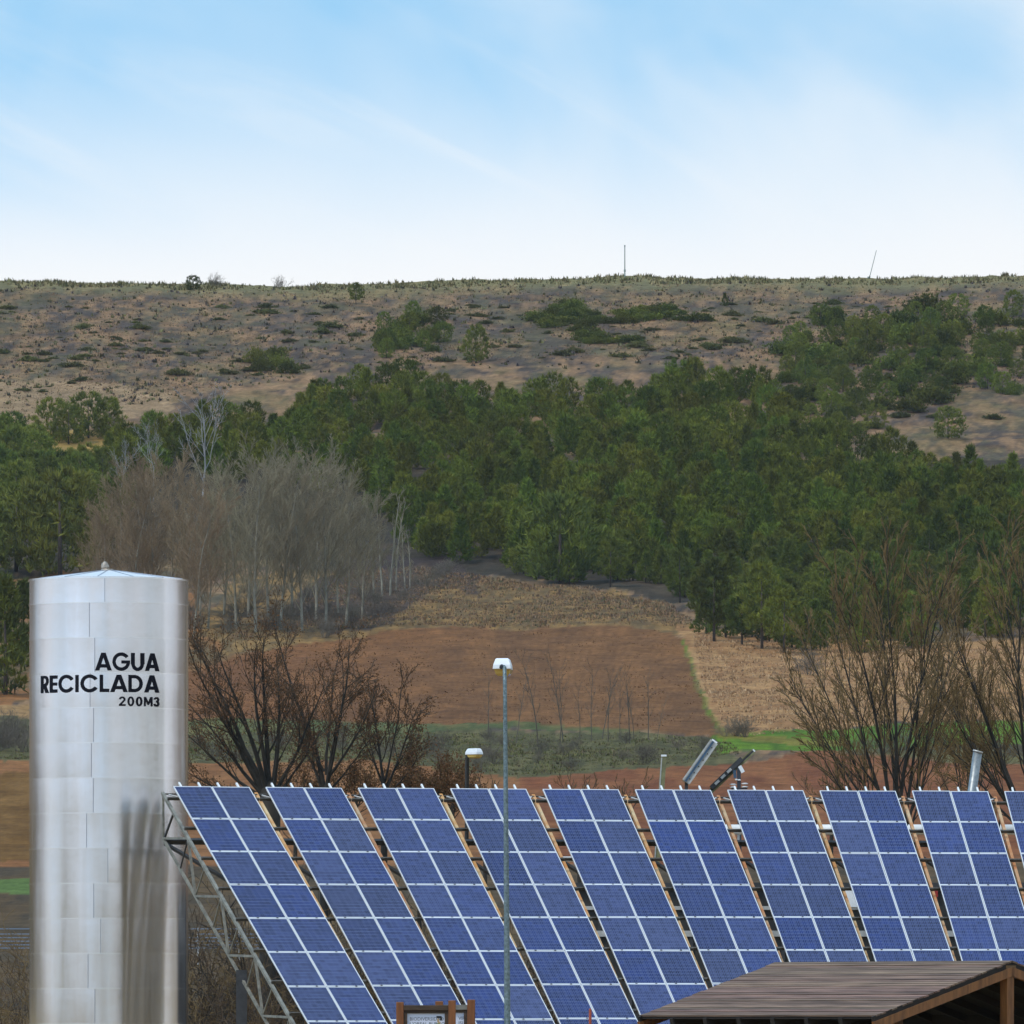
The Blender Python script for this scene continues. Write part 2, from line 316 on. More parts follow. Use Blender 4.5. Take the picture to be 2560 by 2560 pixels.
# ------------------------------------------------------------------ dry grass tufts (uncountable)
def tufts(name, label, n, polys, h0, h1, cols, blades=4, wid=.16, lean=.6, mask=None):
    xs = []; 
    for poly, share in polys:
        A = np.array(poly); k = int(n * share); got = 0
        while got < k:
            x = rng.uniform(A[:, 0].min(), A[:, 0].max(), 4 * k); y = rng.uniform(A[:, 1].min(), A[:, 1].max(), 4 * k)
            ok = inpoly(x, y, poly) & (fbm(x / 75, y / 22, 4) * .55 + fbm(x / 22 + 90, y / 7, 3) * .45 > rng.uniform(.3, .62, 4 * k))
            q = np.stack([x[ok], y[ok]], 1)[:k - got]; xs.append(q); got += len(q)
    q = np.concatenate(xs); n = len(q); v = q[:, 1]; D = depth_of(v); X = (q[:, 0] - 1280) / F * D
    D = D + rng.uniform(-2, 2, n)
    vv = np.interp(D, PD, PY); Z = EZ + (HY - (vv + ridge_shift(q[:, 0], vv))) / F * D + ground_noise(X, D) - .05
    base = np.stack([X, D, Z], 1); H = rng.uniform(h0, h1, n) * (.6 + .8 * fbm(q[:, 0] / 40, q[:, 1] / 15, 2))
    V = np.zeros((n, blades, 3, 3)); ci = rng.random((n, 1)); cc = np.array(cols); cidx = rng.integers(0, len(cols), n)
    for k in range(blades):
        a = rng.uniform(0, 2 * math.pi, n); dx = np.cos(a); dy = np.sin(a); w = wid * H
        off = rng.uniform(-.35, .35, (n, 2)) * H[:, None]
        b0 = base.copy(); b0[:, 0] += off[:, 0]; b0[:, 1] += off[:, 1]
        V[:, k, 0] = b0 + np.stack([-dy * w, dx * w, 0 * w], 1); V[:, k, 1] = b0 + np.stack([dy * w, -dx * w, 0 * w], 1)
        V[:, k, 2] = b0 + np.stack([dx * H * lean * rng.uniform(-1, 1, n), dy * H * lean, H * rng.uniform(.6, 1, n)], 1)
    me = mesh_np(name, V.reshape(-1, 3), np.arange(n * blades * 3).reshape(-1, 3))
    colr = (cc[cidx] * rng.uniform(.7, 1.2, (n, 1)))[:, None, None, :] * np.ones((1, blades, 3, 1))
    a_ = me.color_attributes.new('soil', 'FLOAT_COLOR', 'POINT'); a_.data.foreach_set('color', np.concatenate([colr.reshape(-1, 3), np.ones((n * blades * 3, 1))], 1).astype(np.float32).ravel())
    if 'tuft' not in MATS:
        m = bpy.data.materials.new('dry_tuft'); m.use_nodes = True; tt = m.node_tree; bb = tt.nodes['Principled BSDF']; vc = N('ShaderNodeVertexColor', tt); vc.layer_name = 'soil'
        tt.links.new(vc.outputs[0], bb.inputs['Base Color']); bb.inputs['Roughness'].default_value = .9; bb.inputs['Specular IOR Level'].default_value = .1; MATS['tuft'] = m
    me.materials.append(MATS['tuft'])
    return tag(link(name, me), label, 'grass', kind='stuff')
straw = [lin((176, 140, 106)), lin((186, 154, 118)), lin((156, 122, 92)), lin((140, 116, 90))]
heath = [lin((110, 92, 80)), lin((130, 104, 84)), lin((104, 100, 72)), lin((150, 118, 88)), lin((94, 80, 76))]
tufts('dry_grass', 'dry straw coloured grass and heath covering the open upper hill', 60000, [([(-500, 699), (3060, 699), (3060, 1010), (1900, 900), (900, 900), (0, 1070), (-500, 1070)], 1.0)], .09, .3, straw[2:] + heath + heath)
tufts('dry_grass', 'pale straw grass on the slope right of the ploughed field', 30000, [([(1730, 1590), (2100, 1610), (2760, 1620), (2760, 1790), (2350, 1800), (1830, 1840), (1760, 1720)], 1.0)], .08, .27, straw)
tufts('dry_grass', 'brown rough grass between the pine wood and the ploughed field', 22000, [([(560, 1600), (900, 1425), (1060, 1425), (1250, 1445), (1660, 1500), (1740, 1562), (900, 1566)], 1.0)], .1, .34, straw[2:] + heath[:4])
tufts('rough_grass', 'grey brown rough grass on the bank below the ploughed field', 22000, [([(-100, 1800), (460, 1832), (1600, 1840), (1830, 1850), (1850, 1890), (1300, 1945), (900, 1905), (-100, 1900)], 1.0)], .08, .24, [lin((104, 104, 62)), lin((118, 112, 72)), lin((92, 96, 56)), lin((110, 96, 74)), lin((96, 84, 70))])
tufts('soil_clods', 'brown clods of earth on the ploughed field', 15000, [([(460, 1690), (640, 1630), (850, 1592), (1100, 1574), (1650, 1574), (1720, 1650), (1790, 1800), (1600, 1822), (1000, 1800), (460, 1800)], 1.0)], .04, .12, [lin((116, 84, 58)), lin((128, 94, 66)), lin((106, 76, 54)), lin((134, 100, 72))], blades=3, wid=.5, lean=.7)
tufts('ridge_grass', 'ragged pale grass along the ridge line', 3500, [([(-500, 698), (3060, 698), (3060, 712), (-500, 712)], 1.0)], .25, .75, [lin((128, 120, 84)), lin((110, 108, 74)), lin((140, 126, 92))], blades=5, wid=.2, lean=.8)
tufts('heath', 'dark low heath clumps dotted over the upper hill', 3500, [([(-200, 705), (2760, 705), (2760, 1010), (1900, 920), (900, 920), (0, 1070), (-200, 1070)], 1.0)], .22, .6, [lin((98, 92, 74)), lin((106, 102, 72)), lin((92, 82, 82)), lin((112, 108, 70))], blades=9, wid=.2, lean=.9)

# ------------------------------------------------------------------ plants
def segs_np(name, segs, sides=3):
    S = np.array(segs, dtype=np.float64)   # n x 8: p0 p1 r0 r1
    p0, p1, r0, r1 = S[:, :3], S[:, 3:6], S[:, 6], S[:, 7]
    d = p1 - p0; d /= np.linalg.norm(d, axis=1, keepdims=True) + 1e-9
    ref = np.where(np.abs(d[:, 2:3]) > .9, np.array([[1., 0, 0]]), np.array([[0, 0, 1.]]))
    x = np.cross(d, ref); x /= np.linalg.norm(x, axis=1, keepdims=True); y = np.cross(d, x)
    n = len(S); V = np.zeros((n, 2, sides, 3))
    for k in range(sides):
        a = 2 * math.pi * k / sides; o = x * math.cos(a) + y * math.sin(a)
        V[:, 0, k] = p0 + o * r0[:, None]; V[:, 1, k] = p1 + o * r1[:, None]
    Fc = []; b = (np.arange(n) * 2 * sides)[:, None]
    for k in range(sides):
        k2 = (k + 1) % sides; Fc.append(np.concatenate([b + k, b + k2, b + sides + k2, b + sides + k], 1))
    return mesh_np(name, V.reshape(-1, 3), np.concatenate(Fc), sides > 3)

class Grow:
    def __init__(s, seed, wig=.12, trop=.08, levels=3, nch=(8, 6, 4), ang=(40, 45, 50), ratio=(.5, .45, .4), start=(.25, .15, .1), minr=.006, taper=.3, rr=.55):
        s.r = random.Random(seed); s.wig, s.trop, s.levels, s.nch, s.ang, s.ratio, s.start, s.minr, s.taper, s.rr = wig, trop, levels, nch, ang, ratio, start, minr, taper, rr
        s.seg = {k: [] for k in range(levels + 1)}; s.tips = []
    def go(s, p, d, ln, r, lev=0):
        rd = s.r; n = 7 if lev == 0 else (5 if lev == 1 else (3 if lev == 2 else 2)); st = ln / n; pts = [Vector(p)]; rs = [r]; ds = []
        d = Vector(d).normalized()
        for i in range(n):
            d = (d + Vector((rd.gauss(0, 1), rd.gauss(0, 1), rd.gauss(0, 1))) * s.wig + Vector((0, 0, s.trop))).normalized()
            pts.append(pts[-1] + d * st); rs.append(max(s.minr, r * (1 - (1 - s.taper) * (i + 1) / n))); ds.append(d.copy())
            s.seg[lev].append((*pts[-2], *pts[-1], rs[-2], rs[-1]))
        if lev >= s.levels: s.tips.append((pts[-1], d)); return
        k = s.nch[lev]
        for c in range(k):
            f = s.start[lev] + (1 - s.start[lev]) * (c + rd.random()) / k; i = min(n - 1, int(f * n)); u = f * n - i
            q = pts[i].lerp(pts[i + 1], u); rl = rs[i] * (1 - u) + rs[i + 1] * u
            a = R_(s.ang[lev] * rd.uniform(.7, 1.25)); az = rd.uniform(0, 2 * math.pi)
            dd = ds[i]; e = dd.orthogonal().normalized(); e2 = dd.cross(e)
            nd = dd * math.cos(a) + (e * math.cos(az) + e2 * math.sin(az)) * math.sin(a)
            s.go(q, nd, ln * s.ratio[lev] * rd.uniform(.65, 1.2) * (1.15 - .55 * f), max(s.minr, rl * s.rr), lev + 1)
    def allseg(s, a=0, b=99): return [x for k, v in s.seg.items() if a <= k <= b for x in v]

M_BARK_D = mat('dark_bark', (.030, .024, .018), .9, noise=.4, scale=3)
M_TWIG_RED = mat('reddish_twig', (.185, .118, .046), .9, noise=.35, scale=2)
M_TWIG_BRN = mat('brown_twig', (.095, .058, .032), .9, noise=.35, scale=2)
M_TWIG_GREY = mat('grey_twig', (.245, .205, .125), .9, noise=.25, scale=.6, rand=.12)
M_TWIG_OCH = mat('ochre_twig', (.27, .19, .105), .9, noise=.25, scale=.6, rand=.1)
M_BARK_P = mat('pale_bark', (.26, .235, .18), .9, noise=.3, scale=1)
M_WHITE = mat('bleached_wood', (.33, .31, .30), .9, noise=.2, scale=1)
M_DEADLEAF = mat('dead_leaf', (.140, .064, .024), .85, noise=.45, scale=1.2, trans=.25)
M_SCRUB = mat('scrub_twig', (.135, .112, .085), .95, noise=.3, scale=1, rand=.25)
M_SAPL = mat('sapling_bark', (.105, .085, .064), .9, noise=.3, scale=1)

def leaf_mesh(name, tips, seed, n_per, size, spread):
    r = np.random.default_rng(seed); B = np.repeat(np.array([tuple(t[0]) for t in tips]), n_per, 0); n = len(B)
    B = B + r.normal(0, spread, (n, 3)); a = r.normal(0, 1, (n, 3)); a /= np.linalg.norm(a, axis=1, keepdims=True); b = r.normal(0, 1, (n, 3)); b -= a * (a * b).sum(1, keepdims=True); b /= np.linalg.norm(b, axis=1, keepdims=True)
    L_ = r.uniform(.7, 1.3, (n, 1)) * size
    V = np.stack([B, B + a * L_ * .5 + b * L_ * .3, B + a * L_, B + a * L_ * .5 - b * L_ * .3], 1)
    return mesh_np(name, V.reshape(-1, 3), np.arange(n * 4).reshape(-1, 4))

def plant(name, label, cat, loc, meshes, group=None, scale=1.0, rz=0.0, sz=None):
    o = thing(name, label, cat, loc, rz, group); o.scale = (scale, scale, sz or scale)
    for nm, me in meshes: link(nm, me, o)
    return o

# ---- pines
def pine_crown(seed, R, H, kind):
    r = np.random.default_rng(seed)
    nl = 30; pts = []
    z0 = H * (.03 if kind != 'tall' else .22)
    # lobes: clusters of foliage through the crown volume
    for i in range(nl * 2):
        t = (i + r.random()) / (nl * 2)
        if kind == 'round': prof = math.sqrt(max(0, 1 - (2 * t - .9) ** 2 / 1.25))
        elif kind == 'cone': prof = (1 - t) ** .9 * min(1, t * 6 + .35) * 1.12
        else: prof = math.sin(math.pi * min(1, (t * .86 + .12))) ** .7
        a = i * 2.4 + r.uniform(-.5, .5); rad = R * prof * r.uniform(.55, 1.0)
        c = np.array([math.cos(a) * rad, math.sin(a) * rad, z0 + (H - z0) * t * .97])
        s = R * (.30 if kind == 'cone' else .34) * r.uniform(.7, 1.15) * (1 - .35 * t)
        k = 11; u = r.normal(0, 1, (k, 3)); u /= np.linalg.norm(u, axis=1, keepdims=True)
        u[:, 2] = np.abs(u[:, 2]) * .9 - .25
        pts.append(c + u * s * r.uniform(.5, 1, (k, 1)))
    B = np.concatenate(pts); n = len(B); nb = 7
    out_ = B * np.array([1, 1, 0]); out_ /= np.linalg.norm(out_, axis=1, keepdims=True) + 1e-6
    V = np.zeros((n, nb, 3, 3))
    for k in range(nb):
        d = r.normal(0, .6, (n, 3)) + out_ * .6 + np.array([0, 0, 1.1]); d /= np.linalg.norm(d, axis=1, keepdims=True)
        s = np.cross(d, r.normal(0, 1, (n, 3))); s /= np.linalg.norm(s, axis=1, keepdims=True); ln = r.uniform(.3, .62, (n, 1)); w = .05
        V[:, k, 0] = B - s * w; V[:, k, 1] = B + s * w; V[:, k, 2] = B + d * ln
    me = mesh_np('crown', V.reshape(-1, 3), np.arange(n * nb * 3).reshape(-1, 3))
    return me
M_PINE = mat('pine_needles', (.160, .180, .020), .8, color2=(.056, .078, .016), scale=.5, rand=.45, spec=.25)
M_PINE2 = mat('pine_needles_light', (.205, .215, .026), .8, color2=(.095, .118, .020), scale=.55, rand=.25, spec=.25)
M_TRUNK = mat('pine_bark', (.075, .055, .042), .95, noise=.4, scale=4)
pines = []
for i in range(10):
    kind = ['round', 'cone', 'egg', 'cone', 'round', 'cone', 'cone', 'tall', 'egg', 'tall'][i]
    Rr = [2.5, 2.1, 2.3, 2.0, 2.7, 2.2, 2.3, 2.0, 2.5, 2.1][i]; Hh = [4.6, 5.8, 5.4, 6.4, 5.0, 6.0, 5.2, 6.6, 5.6, 6.2][i]
    me = pine_crown(100 + i, Rr, Hh, kind); me.materials.append(M_PINE2 if i in (2, 4) else M_PINE)
    tk = MB().tube([(0, 0, -.4), (0.02, 0, Hh * .3), (.05, .03, Hh * .85)], [.14, .11, .03], 6).mesh('trunk', M_TRUNK, True)
    pines.append((me, tk))
def put_pine(px, py, var, sc, label, group, dz=0):
    p = terrain_point(px, py); me, tk = pines[var]
    return plant('pine_tree', label, 'pine tree', (p.x, p.y, p.z - .05), [('crown', me), ('trunk', tk)], group, sc, random.uniform(0, 6.28), sc * random.uniform(.92, 1.12))
def scatter(poly, dx, dy, jit=.42):
    A = np.array(poly); res = []; y = A[:, 1].min(); k = 0
    while y < A[:, 1].max():
        x = A[:, 0].min() + (k % 2) * dx / 2
        while x < A[:, 0].max():
            q = (x + random.uniform(-jit, jit) * dx, y + random.uniform(-jit, jit) * dy)
            if inpoly(np.array([q[0]]), np.array([q[1]]), poly)[0]: res.append(q)
            x += dx
        y += dy; k += 1
    return res
WOOD = [(250, 1115), (480, 1070), (700, 1075), (800, 1015), (880, 965), (1000, 960), (1200, 1010), (1600, 1000), (1750, 965), (1900, 970), (1990, 1050), (2100, 1130), (2300, 1190), (2480, 1215), (2680, 1235), (2680, 1600), (2400, 1600), (2150, 1640), (2000, 1625), (1850, 1600), (1760, 1590), (1730, 1530), (1640, 1480), (1440, 1470), (1250, 1430), (1060, 1410), (1000, 1350), (900, 1250), (560, 1200), (300, 1200)]
GAPS = [(930, 1100, 34), (1100, 930, 30), (1060, 1215, 30), (1880, 1030, 28), (2010, 1010, 24), (2210, 1090, 30), (2520, 1330, 26), (660, 1130, 24), (1500, 1120, 22), (2260, 1520, 20), (1340, 1300, 24)]
wood = [q for q in scatter(WOOD, 41, 28, .5) if all(math.hypot(q[0] - g[0], (q[1] - g[1])) > g[2] for g in GAPS)]
wood.sort(key=lambda q: -q[1])
def zone_label(x, y):
    h = 'left' if x < 900 else ('centre' if x < 1700 else 'right'); v = 'upper' if y < 1130 else ('middle' if y < 1300 else 'lower')
    return 'green pine in the %s %s part of the hillside plantation' % (v, h), 'plantation pines, %s %s' % (v, h)
def wood_kind(x, y):
    up = float(np.clip((1450 - y) / 450, 0, 1))
    return random.choice([0, 1, 2, 3, 5, 6, 8, 7, 9, 4] if y > 1150 else [0, 2, 4, 8, 6, 0]), random.uniform(.54, .86) * (1.05 - .12 * up)
for (x, y) in wood[:165]:
    v, k = wood_kind(x, y); put_pine(x, y, v, k, *zone_label(x, y))
# the remaining, farther trees of the wood: too many to keep one by one
cv_ = []
for me, tk in pines:
    q = np.empty(len(me.vertices) * 3, np.float32); me.vertices.foreach_get('co', q); q = q.reshape(-1, 3, 3); cv_.append(q)
VV = []; TN = []
for (x, y) in wood[165:] + scatter([(-620, 1100), (-125, 1110), (-70, 1440), (-620, 1450)], 66, 46, .5) + scatter([(2690, 1235), (3180, 1240), (3180, 1600), (2690, 1600)], 66, 46, .5):
    v, k = wood_kind(x, y); p = terrain_point(x, y); q = cv_[v]; sel = rng.random(len(q)) < .29; q = q[sel].copy(); c0 = q[:, :2].mean(1, keepdims=True); q = (q - c0) * 1.65 + c0
    a = random.uniform(0, 6.28); ca, sa = math.cos(a), math.sin(a); q = q * k; tn = random.uniform(.6, 1.45); wr = random.uniform(.85, 1.25)
    VV.append(np.stack([q[..., 0] * ca - q[..., 1] * sa + p.x, q[..., 0] * sa + q[..., 1] * ca + p.y, q[..., 2] * random.uniform(.92, 1.12) + p.z], -1).reshape(-1, 3))
    TN.append(np.tile(np.array([[(.108 * tn * wr), .128 * tn, .016 * tn, 1]]), (len(VV[-1]), 1)) * np.repeat(rng.uniform(.7, 1.3, (len(VV[-1]) // 3, 1)), 3, 0))
VV = np.concatenate(VV); me = mesh_np('distant_pine_wood', VV, np.arange(len(VV)).reshape(-1, 3))
at = me.color_attributes.new('soil', 'FLOAT_COLOR', 'POINT'); at.data.foreach_set('color', np.concatenate(TN).astype(np.float32).ravel()); me.materials.append(MATS['tuft'])
tag(link('distant_pine_wood', me), 'far pines at the top of the hillside plantation merging into one green mass', 'wood', kind='stuff')
for (x, y) in scatter([(-120, 1110), (70, 1115), (110, 1225), (-120, 1300)], 48, 34) + scatter([(125, 1078), (290, 1075), (285, 1112), (125, 1112)], 42, 24) + scatter([(40, 1215), (300, 1210), (290, 1330), (200, 1350), (-60, 1370)], 50, 36):
    put_pine(x, y, random.choice([0, 4, 2, 8]), random.uniform(.9, 1.2), 'dark pine on the left of the hill around the tan clearing', 'pines left of the bare poplars')
for (x, y, s) in [(40, 1430, 1.9), (150, 1440, 2.1), (215, 1395, 1.4), (-60, 1440, 1.8)]:
    put_pine(x, y, 4 if s > 1.5 else 0, s, 'large dark rounded pine at left edge above the steel tank', 'big pines at the left edge')
put_pine(1400, 1455, 0, 1.85, 'broadest rounded pine at the foot of the plantation left of centre', 'big pines at the foot')
for (x, y, s, l) in [(14, 1738, 1.5, 'dark pine beside left picture edge behind the tank'), (58, 1665, 1.15, 'smaller pine just left of the upper tank wall'), (-30, 1690, 1.6, 'pine cut by the left picture edge below the dry field')]:
    put_pine(x, y, 3, s, l, None)
for (x, y, s) in [(1785, 1606, 1.15), (1855, 1618, .85), (1905, 1625, 1.15), (1960, 1632, 1.0), (1700, 1500, .9)]:
    put_pine(x, y, 7, s, 'pine with bare lower trunk at the wood edge above the straw slope', 'edge pines with trunks')
put_pine(484, 726, 0, .5, 'small round pine standing on the skyline at left', None)
put_pine(890, 762, 9, .5, 'small lone pine below the skyline left of centre', None)
put_pine(1812, 768, 3, .32, 'tiny conical pine below the skyline right of the mast', None)
put_pine(1190, 905, 2, .85, 'lone bright pine at the upper edge of the wood', None)
put_pine(2370, 1100, 4, .8, 'lone rounded pine beside the pale clearing at right', None)

# ---- hill shrubs
def shrub_mesh(seed, R, H, n):
    r = np.random.default_rng(seed); c = r.normal(0, 1, (14, 3)); c /= np.linalg.norm(c, axis=1, keepdims=True); c[:, 2] = np.abs(c[:, 2])
    c = c * np.array([R * .7, R * .7, H * .62]); B = np.repeat(c, n // 14, 0); m = len(B)
    B = B + r.normal(0, 1, (m, 3)) * np.array([R * .26, R * .26, H * .17]); B[:, 2] = np.abs(B[:, 2])
    nb = 5; V = np.zeros((m, nb, 3, 3))
    for k in range(nb):
        d = r.normal(0, .7, (m, 3)) + np.array([0, 0, .8]) + B / (np.linalg.norm(B, axis=1, keepdims=True) + .1) * .6; d /= np.linalg.norm(d, axis=1, keepdims=True)
        s = np.cross(d, r.normal(0, 1, (m, 3))); s /= np.linalg.norm(s, axis=1, keepdims=True)
        V[:, k, 0] = B - s * .06; V[:, k, 1] = B + s * .06; V[:, k, 2] = B + d * r.uniform(.15, .34, (m, 1))
    return mesh_np('foliage', V.reshape(-1, 3), np.arange(m * nb * 3).reshape(-1, 3))
M_SHR = mat('evergreen_shrub', (.145, .158, .022), .85, color2=(.066, .086, .018), scale=.7, rand=.4, spec=.2)
M_GORSE = mat('olive_shrub', (.15, .145, .042), .85, color2=(.08, .085, .03), scale=.9, rand=.3, spec=.2)
shr = []
for i in range(5):
    me = shrub_mesh(40 + i, 1.5, [1.7, 2.1, 1.5, 1.9, 2.2][i], 560); me.materials.append(M_SHR); shr.append(me)
gor = []
for i in range(3):
    me = shrub_mesh(60 + i, 1.2, .9, 420); me.materials.append(M_GORSE); gor.append(me)
def put_shrub(name, lst, px, py, sc, label, group, flat=1.0):
    p = terrain_point(px, py); o = link(name, random.choice(lst)); o.location = (p.x, p.y, p.z - .08); o.scale = (sc * random.uniform(.9, 1.3), sc, sc * flat); o.rotation_euler = (0, 0, random.uniform(0, 6.28))
    return tag(o, label, 'shrub', group)
THK = [(1930, 860), (2040, 800), (2150, 775), (2660, 790), (2660, 985), (2420, 1000), (2350, 1010), (2300, 1040), (2180, 1075), (2080, 1110), (1970, 1010)]
for j, (x, y) in enumerate(scatter(THK, 40, 24, .6)):
    if fbm(np.array([x / 60 + 3]), np.array([y / 26]), 3)[0] < .37 + .14 * (random.random() - .5): continue
    hh = 'left' if x < 2250 else 'right'
    if j % 2: put_pine(x, y, random.choice([0, 4, 8]), random.uniform(.42, .72), 'small bushy pine in the %s half of the upper right thicket' % hh, 'bushy pines of the upper thicket, ' + hh)
    else: put_shrub('evergreen_shrub', shr, x, y, random.choice([.7, .9, 1.1, 1.4]) * random.uniform(.85, 1.15), 'evergreen shrub in the %s half of the thicket at upper right' % hh, 'evergreen thicket at upper right, ' + hh)
for (x, y) in scatter([(950, 815), (1060, 800), (1120, 830), (1140, 860), (1060, 885), (930, 900)], 34, 18, .6):
    if random.random() < .5: put_pine(x, y, random.choice([0, 4, 8]), random.uniform(.4, .65), 'bushy small pine in the round thicket above the wood left of centre', 'bushy pines left of centre')
    else: put_shrub('evergreen_shrub', shr, x, y, random.uniform(.6, 1.2), 'green shrub in the round thicket above the wood left of centre', 'evergreen thicket left of centre')
for (x, y) in scatter([(1310, 805), (1400, 775), (1450, 758), (1510, 790), (1500, 820), (1420, 835)], 30, 15, .6) + scatter([(1510, 810), (1560, 785), (1610, 770), (1730, 785), (1760, 812), (1560, 825)], 30, 14, .6) + scatter([(1400, 860), (1440, 835), (1540, 832), (1590, 855), (1500, 872)], 34, 15, .6):
    put_shrub('evergreen_shrub', shr[:3], x, y, random.uniform(.8, 1.25), 'low green shrub in the patches below the skyline at centre', 'green patches below the skyline', .75)
for (x, y) in [(690, 890), (660, 925), (720, 930), (640, 905), (700, 915)]:
    put_shrub('evergreen_shrub', shr, x, y, random.uniform(.9, 1.2), 'green shrub in the small clump on the brown slope at left', 'green clump at left')
sc_n = 0
while sc_n < 190:
    x, y = random.uniform(-20, 2580), random.uniform(760, 1000)
    lim = np.interp(x, [0, 300, 700, 1000, 1700, 1950, 2560], [1000, 960, 930, 925, 900, 830, 760])
    if y > lim or fbm(np.array([x / 150]), np.array([y / 40]), 2)[0] < .45: continue
    put_shrub('low_bush', gor, x, y, random.choice([.35, .5, .6, .8, 1.1]), 'low olive bush scattered over the bare upper slope', 'olive bushes of the upper slope', random.uniform(.5, .9)); sc_n += 1
for (x, y) in scatter([(2090, 1000), (2330, 1010), (2560, 1060), (2560, 1075), (2200, 1060)], 90, 30, .5):
    put_shrub('low_bush', gor, x, y, random.uniform(.6, 1.1), 'olive bush beside the pale clearing at the right of the hill', 'olive bushes by the right clearing', .8)

# ---- bare far poplars
def poplar_meshes(seed, H, twig, slim=False):
    g = Grow(seed, wig=.05, trop=.07, levels=3, nch=(27, 10, 7) if not slim else (14, 5, 4), ang=(35, 32, 34) if not slim else (22, 25, 28), ratio=(.46, .44, .44) if not slim else (.2, .4, .4), start=(.14, .15, .15), minr=.016, taper=.2, rr=.42)
    g.go((0, 0, -.3), (0, 0, 1), H, H * .011)
    a = segs_np('trunk', g.allseg(0, 0), 5); a.materials.append(M_BARK_P)
    b_ = segs_np('branches', g.allseg(1, 3), 3); b_.materials.append(twig)
    return [('trunk', a), ('branches', b_)]
pop_grey = [poplar_meshes(200 + i, 14.6, M_TWIG_GREY) for i in range(3)]
pop_och = [poplar_meshes(210 + i, 13.0, M_TWIG_OCH) for i in range(2)]
pop_slim = [poplar_meshes(220 + i, 11, M_TWIG_GREY, True) for i in range(2)]
pl = [(265, 1550, 0, 'o', .80), (330, 1562, 1, 'o', 1.0), (395, 1560, 0, 'o', 1.06), (455, 1570, 1, 'o', 1.0), (520, 1568, 0, 'o', .86),
      (500, 1540, 1, 'g', .85), (590, 1572, 0, 'g', .98), (640, 1580, 1, 'g', 1.03), (700, 1576, 2, 'g', 1.02), (755, 1575, 0, 'g', 1.0), (815, 1570, 1, 'g', 1.0), (865, 1560, 2, 'g', .9), (905, 1545, 0, 'g', .78),
      (560, 1535, 2, 'g', .9), (730, 1530, 1, 'g', .95), (620, 1540, 0, 'g', .95), (670, 1535, 2, 'g', 1.0), (790, 1540, 0, 'g', .98), (845, 1530, 1, 'g', .88), (300, 1535, 0, 'o', .9), (360, 1530, 1, 'o', 1.0), (430, 1535, 0, 'o', 1.05), (485, 1585, 1, 'o', .95), (235, 1530, 1, 'o', .7)]
for (x, y, v, k, s) in pl:
    p = terrain_point(x, y)
    if k == 'o': plant('bare_poplar', 'bare ochre tinted poplar in the leafless clump behind the tank top', 'poplar', p, pop_och[v], 'ochre bare poplars behind the tank', s, random.uniform(0, 6.28))
    else: plant('bare_poplar', 'bare grey poplar in the leafless clump right of the tank top', 'poplar', p, pop_grey[v], 'grey bare poplars right of the tank', s, random.uniform(0, 6.28))
for (x, y, v, s) in [(935, 1500, 0, .95), (955, 1490, 1, 1.0), (975, 1488, 0, 1.02), (990, 1480, 1, .9), (1012, 1475, 0, .75), (1025, 1470, 1, .6)]:
    plant('slim_poplar', 'slender pale poplar trunk at the right end of the bare clump', 'poplar', terrain_point(x, y), pop_slim[v], 'slender poplars', s, random.uniform(0, 6))
g = Grow(231, wig=.1, trop=.05, levels=3, nch=(9, 6, 4), ang=(24, 30, 34), ratio=(.6, .42, .4), start=(.42, .2, .2), minr=.014, taper=.25)
g.go((0, 0, -.3), (-.05, 0, 1), 13, .17)
dw = segs_np('trunk', g.allseg(), 4); dw.materials.append(M_WHITE)
plant('dead_tree', 'bleached leafless tree rising above the ochre poplars before the pines', 'tree', terrain_point(500, 1330), [('trunk', dw)], None, 1.05, 2.0)
for i, (x, y) in enumerate([(380, 1260), (300, 1300)]):
    plant('dead_tree', ['thin greyish bare tree just left of the bleached tree', 'low grey bare tree among the left pines'][i], 'tree', terrain_point(x, y), [('trunk', dw)], None, [.62, .6][i], i * 2.0 + 1)

# ---- bare undergrowth shrubs
def scrub_mesh(seed, m, nst=22, up=.8):
    g = Grow(seed, wig=.16, trop=.03, levels=2, nch=(6, 4), ang=(40, 42), ratio=(.55, .5), start=(.2, .15), minr=.008, taper=.3)
    r = random.Random(seed)
    for k in range(nst):
        a = r.uniform(0, 6.28); s_ = r.uniform(.05, .75)
        g.go((math.cos(a) * .4 * s_, math.sin(a) * .4 * s_, -.1), (math.cos(a) * s_, math.sin(a) * s_, up), r.uniform(1.3, 2.3), .02)
    me = segs_np('branches', g.allseg(), 3); me.materials.append(m); return me
scr = [scrub_mesh(300 + i, M_SCRUB) for i in range(4)]
def put_scrub(px, py, s, label, group):
    p = terrain_point(px, py); o = link('bare_shrub', random.choice(scr)); o.location = p; o.scale = (s * 1.25, s, s); o.rotation_euler = (0, 0, random.uniform(0, 6.28)); return tag(o, label, 'shrub', group)
for (x, y) in scatter([(540, 1590), (640, 1480), (860, 1500), (1000, 1450), (1080, 1420), (1190, 1450), (1040, 1500), (940, 1560), (800, 1590), (420, 1600), (440, 1520)], 46, 26, .5):
    put_scrub(x, y, random.uniform(.6, 1.1), 'dark leafless shrub in the undergrowth below the bare poplars', 'undergrowth below the poplars')
for (x, y) in scatter([(470, 1845), (1000, 1840), (1700, 1850), (1860, 1885), (1300, 1955), (900, 1915), (470, 1905)], 80, 44, .5):
    put_scrub(x, y, random.uniform(.3, .65), 'brown leafless shrub on the bank below the ploughed field', 'shrubs on the bank')
for (x, y) in scatter([(-60, 1830), (70, 1830), (70, 1900), (-60, 1900)], 40, 24, .5):
    put_scrub(x, y, random.uniform(.5, .9), 'leafless shrub on the dark bank left of the tank', 'shrubs left of the tank')
